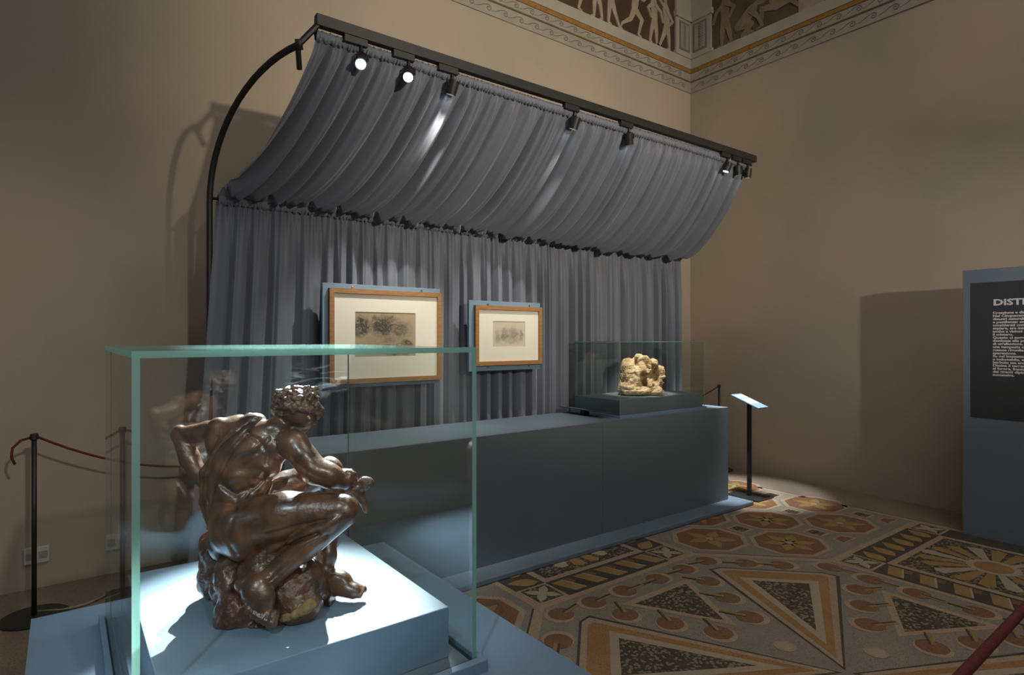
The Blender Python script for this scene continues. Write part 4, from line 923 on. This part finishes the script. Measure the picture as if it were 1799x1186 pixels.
# broken attribute held in the right hand
att = SDF((0.14, 0.0, -0.06), (0.25, 0.11, 0.10), 0.0016)
for a, ra, b, rb in (((842, 505, 40), 24, (880, 500, 38), 28), ((880, 500, 38), 30, (920, 474, 38), 27), ((885, 525, 38), 26, (902, 560, 40), 18), ((902, 560, 40), 18, (918, 602, 40), 8), ((905, 470, 46), 22, (935, 478, 30), 16)):
    att.cap(sp(*a), sp(*b), ra*U, rb*U, 8*U)
att.noise(0.0009, 260, 3); av, af = att.mesh(); mesh_obj('broken_club', to_world(av), af, 'bronze_hair', stt, True)
# rock seat
rock = SDF((-0.18, fl-0.006, -0.15), (0.16, 0.02, 0.24), 0.0024)
def RE(c, r, ang=0, k=26): rock.ell(sp(*c), np.array(r)*U, math.radians(ang), k*U)
RE((255, 820, 5), (68, 150, 80), 3); RE((240, 890, 0), (56, 110, 80)); RE((330, 900, 110), (90, 120, 120)); RE((345, 1045, 225), (92, 98, 90), -8); RE((420, 1110, 245), (105, 36, 60), 8, 20)
RE((575, 965, 190), (125, 118, 100), 10, 30); RE((650, 940, 150), (80, 120, 90), 0, 24); RE((600, 1030, 215), (115, 70, 75), 12, 24); RE((480, 860, 170), (120, 90, 90), 0, 24); RE((800, 985, 70), (70, 28, 50), 8, 14); RE((690, 960, 60), (60, 60, 60))
rock.noise(0.0034, 65, 11); rock.noise(0.0016, 170, 12); rock.noise(0.0007, 420, 13)
sl, (X, Y, Z) = rock.sub((-9, -9, -9), (9, 9, 9)); rock.v = np.maximum(rock.v, (fl-0.001)-np.broadcast_to(Y, rock.v.shape)).astype(np.float32)
rv, rf = rock.mesh(); mesh_obj('rock_seat', to_world(rv), rf, 'bronze_rock', stt, True)

chip = SDF((-0.02, fl-0.004, 0.02), (0.16, -0.12, 0.20), 0.0018)
chip.ell(sp(612, 1052, 288), np.array((84, 20, 16))*U, math.radians(24), 0); chip.ell(sp(660, 1020, 270), np.array((34, 24, 18))*U, math.radians(40), 10*U); chip.noise(0.0012, 300, 5)
cv, cf = chip.mesh(); tag(mesh_obj('chipped_edge', to_world(cv), cf, 'plaster_chip', stt, True), 'pale ochre chip along the rock edge')

# ---- terracotta model in the far case (drawn on the 1070-1200 x 610-710 crop, 11.86 units per pixel)
tb0 = at_z(1132, 694, 1.006); TD = float((tb0[:2]-CAM)@FW); TU = TD/FPX/11.86
T0 = at_d(1070+650/11.86, 610+600/11.86, TD)
def tp(u, v, dep): P = at_d(1070+u/11.86, 610+v/11.86, TD-dep*TU)-T0; return np.array([P[:2]@RT, P[2], -(P[:2]@FW)])
tfl = 1.006-T0[2]
ter = SDF((-0.24, tfl-0.01, -0.22), (0.30, 0.27, 0.22), 0.0034)
def TE(c, r, ang=0, k=40): ter.ell(tp(*c), np.array(r)*TU, math.radians(ang), k*TU)
def TC(a, ra, b, rb, k=30): ter.cap(tp(*a), tp(*b), ra*TU, rb*TU, k*TU)
TE((470, 640, -60), (260, 360, 300), 0, 60); TE((400, 440, -60), (150, 210, 220), 10, 60); TE((560, 900, 0), (360, 110, 330), 0, 60); TE((950, 930, 40), (180, 110, 220), 0, 50); TE((600, 330, -60), (150, 170, 180)); TE((380, 850, 0), (170, 160, 280))
TE((750, 430, -60), (220, 200, 160), -20); TE((980, 560, -100), (180, 180, 160)); TE((900, 760, -60), (220, 160, 170)); TE((700, 640, -120), (220, 260, 160))
TC((590, 200, 0), 70, (760, 260, 20), 75); TC((760, 260, 20), 75, (850, 340, 50), 60); TE((940, 330, 70), (95, 75, 80), -20, 20); TE((960, 390, 60), (60, 45, 60)); TC((690, 430, 60), 95, (760, 520, 90), 80); TE((740, 510, 120), (70, 60, 60)); TE((850, 460, 90), (60, 50, 60)); TC((800, 350, 60), 50, (860, 440, 80), 45)
TC((560, 520, 120), 45, (620, 540, 110), 40); TC((780, 620, 90), 45, (800, 700, 110), 40); TC((800, 700, 110), 45, (850, 800, 140), 65); TC((880, 690, 120), 38, (840, 800, 150), 40); TC((930, 760, 120), 45, (1020, 770, 110), 40); TC((1060, 470, 20), 80, (1120, 600, 30), 45); TC((1010, 640, 60), 45, (1150, 610, 40), 26)
TC((1070, 720, 60), 45, (1130, 740, 60), 28); TC((640, 760, 140), 55, (720, 810, 160), 50); TC((600, 790, 140), 40, (700, 720, 110), 30); TC((900, 870, 160), 55, (1040, 880, 140), 50); TC((980, 820, 140), 40, (1060, 940, 150), 45)
for pts, wd, am in (([(540, 260), (545, 360)], 38, 85), ([(560, 330), (620, 290)], 30, 40), ([(680, 590), (700, 750)], 55, 110), ([(700, 600), (820, 590)], 34, 60), ([(905, 420), (890, 560), (830, 610)], 38, 95), ([(960, 600), (940, 690)], 48, 90), ([(780, 420), (820, 440)], 26, 50), ([(1030, 790), (1090, 800)], 28, 55), ([(490, 520), (520, 590)], 20, 35), ([(350, 550), (480, 540)], 16, 20), ([(300, 860), (560, 860), (700, 850)], 16, 18)):
    ter.groove([tp(p[0], p[1], -40) for p in pts], wd*TU, am*TU)
ter.noise(0.0060, 45, 21); ter.noise(0.0034, 110, 22); ter.noise(0.0018, 260, 23)
ter.v = np.maximum(ter.v, (tfl-0.0005)-ter.ax[1][None, :, None]).astype(np.float32)
tv, tf = ter.mesh()
tw = np.stack([T0[0]+tv[:, 0]*RT[0]-tv[:, 2]*FW[0], T0[1]+tv[:, 0]*RT[1]-tv[:, 2]*FW[1], T0[2]+tv[:, 1]], 1)
tag(mesh_obj('terracotta_model', tw, tf, 'terracotta', None, True), 'rough pale terracotta sketch model of tumbling figures on a rock', 'sculpture')
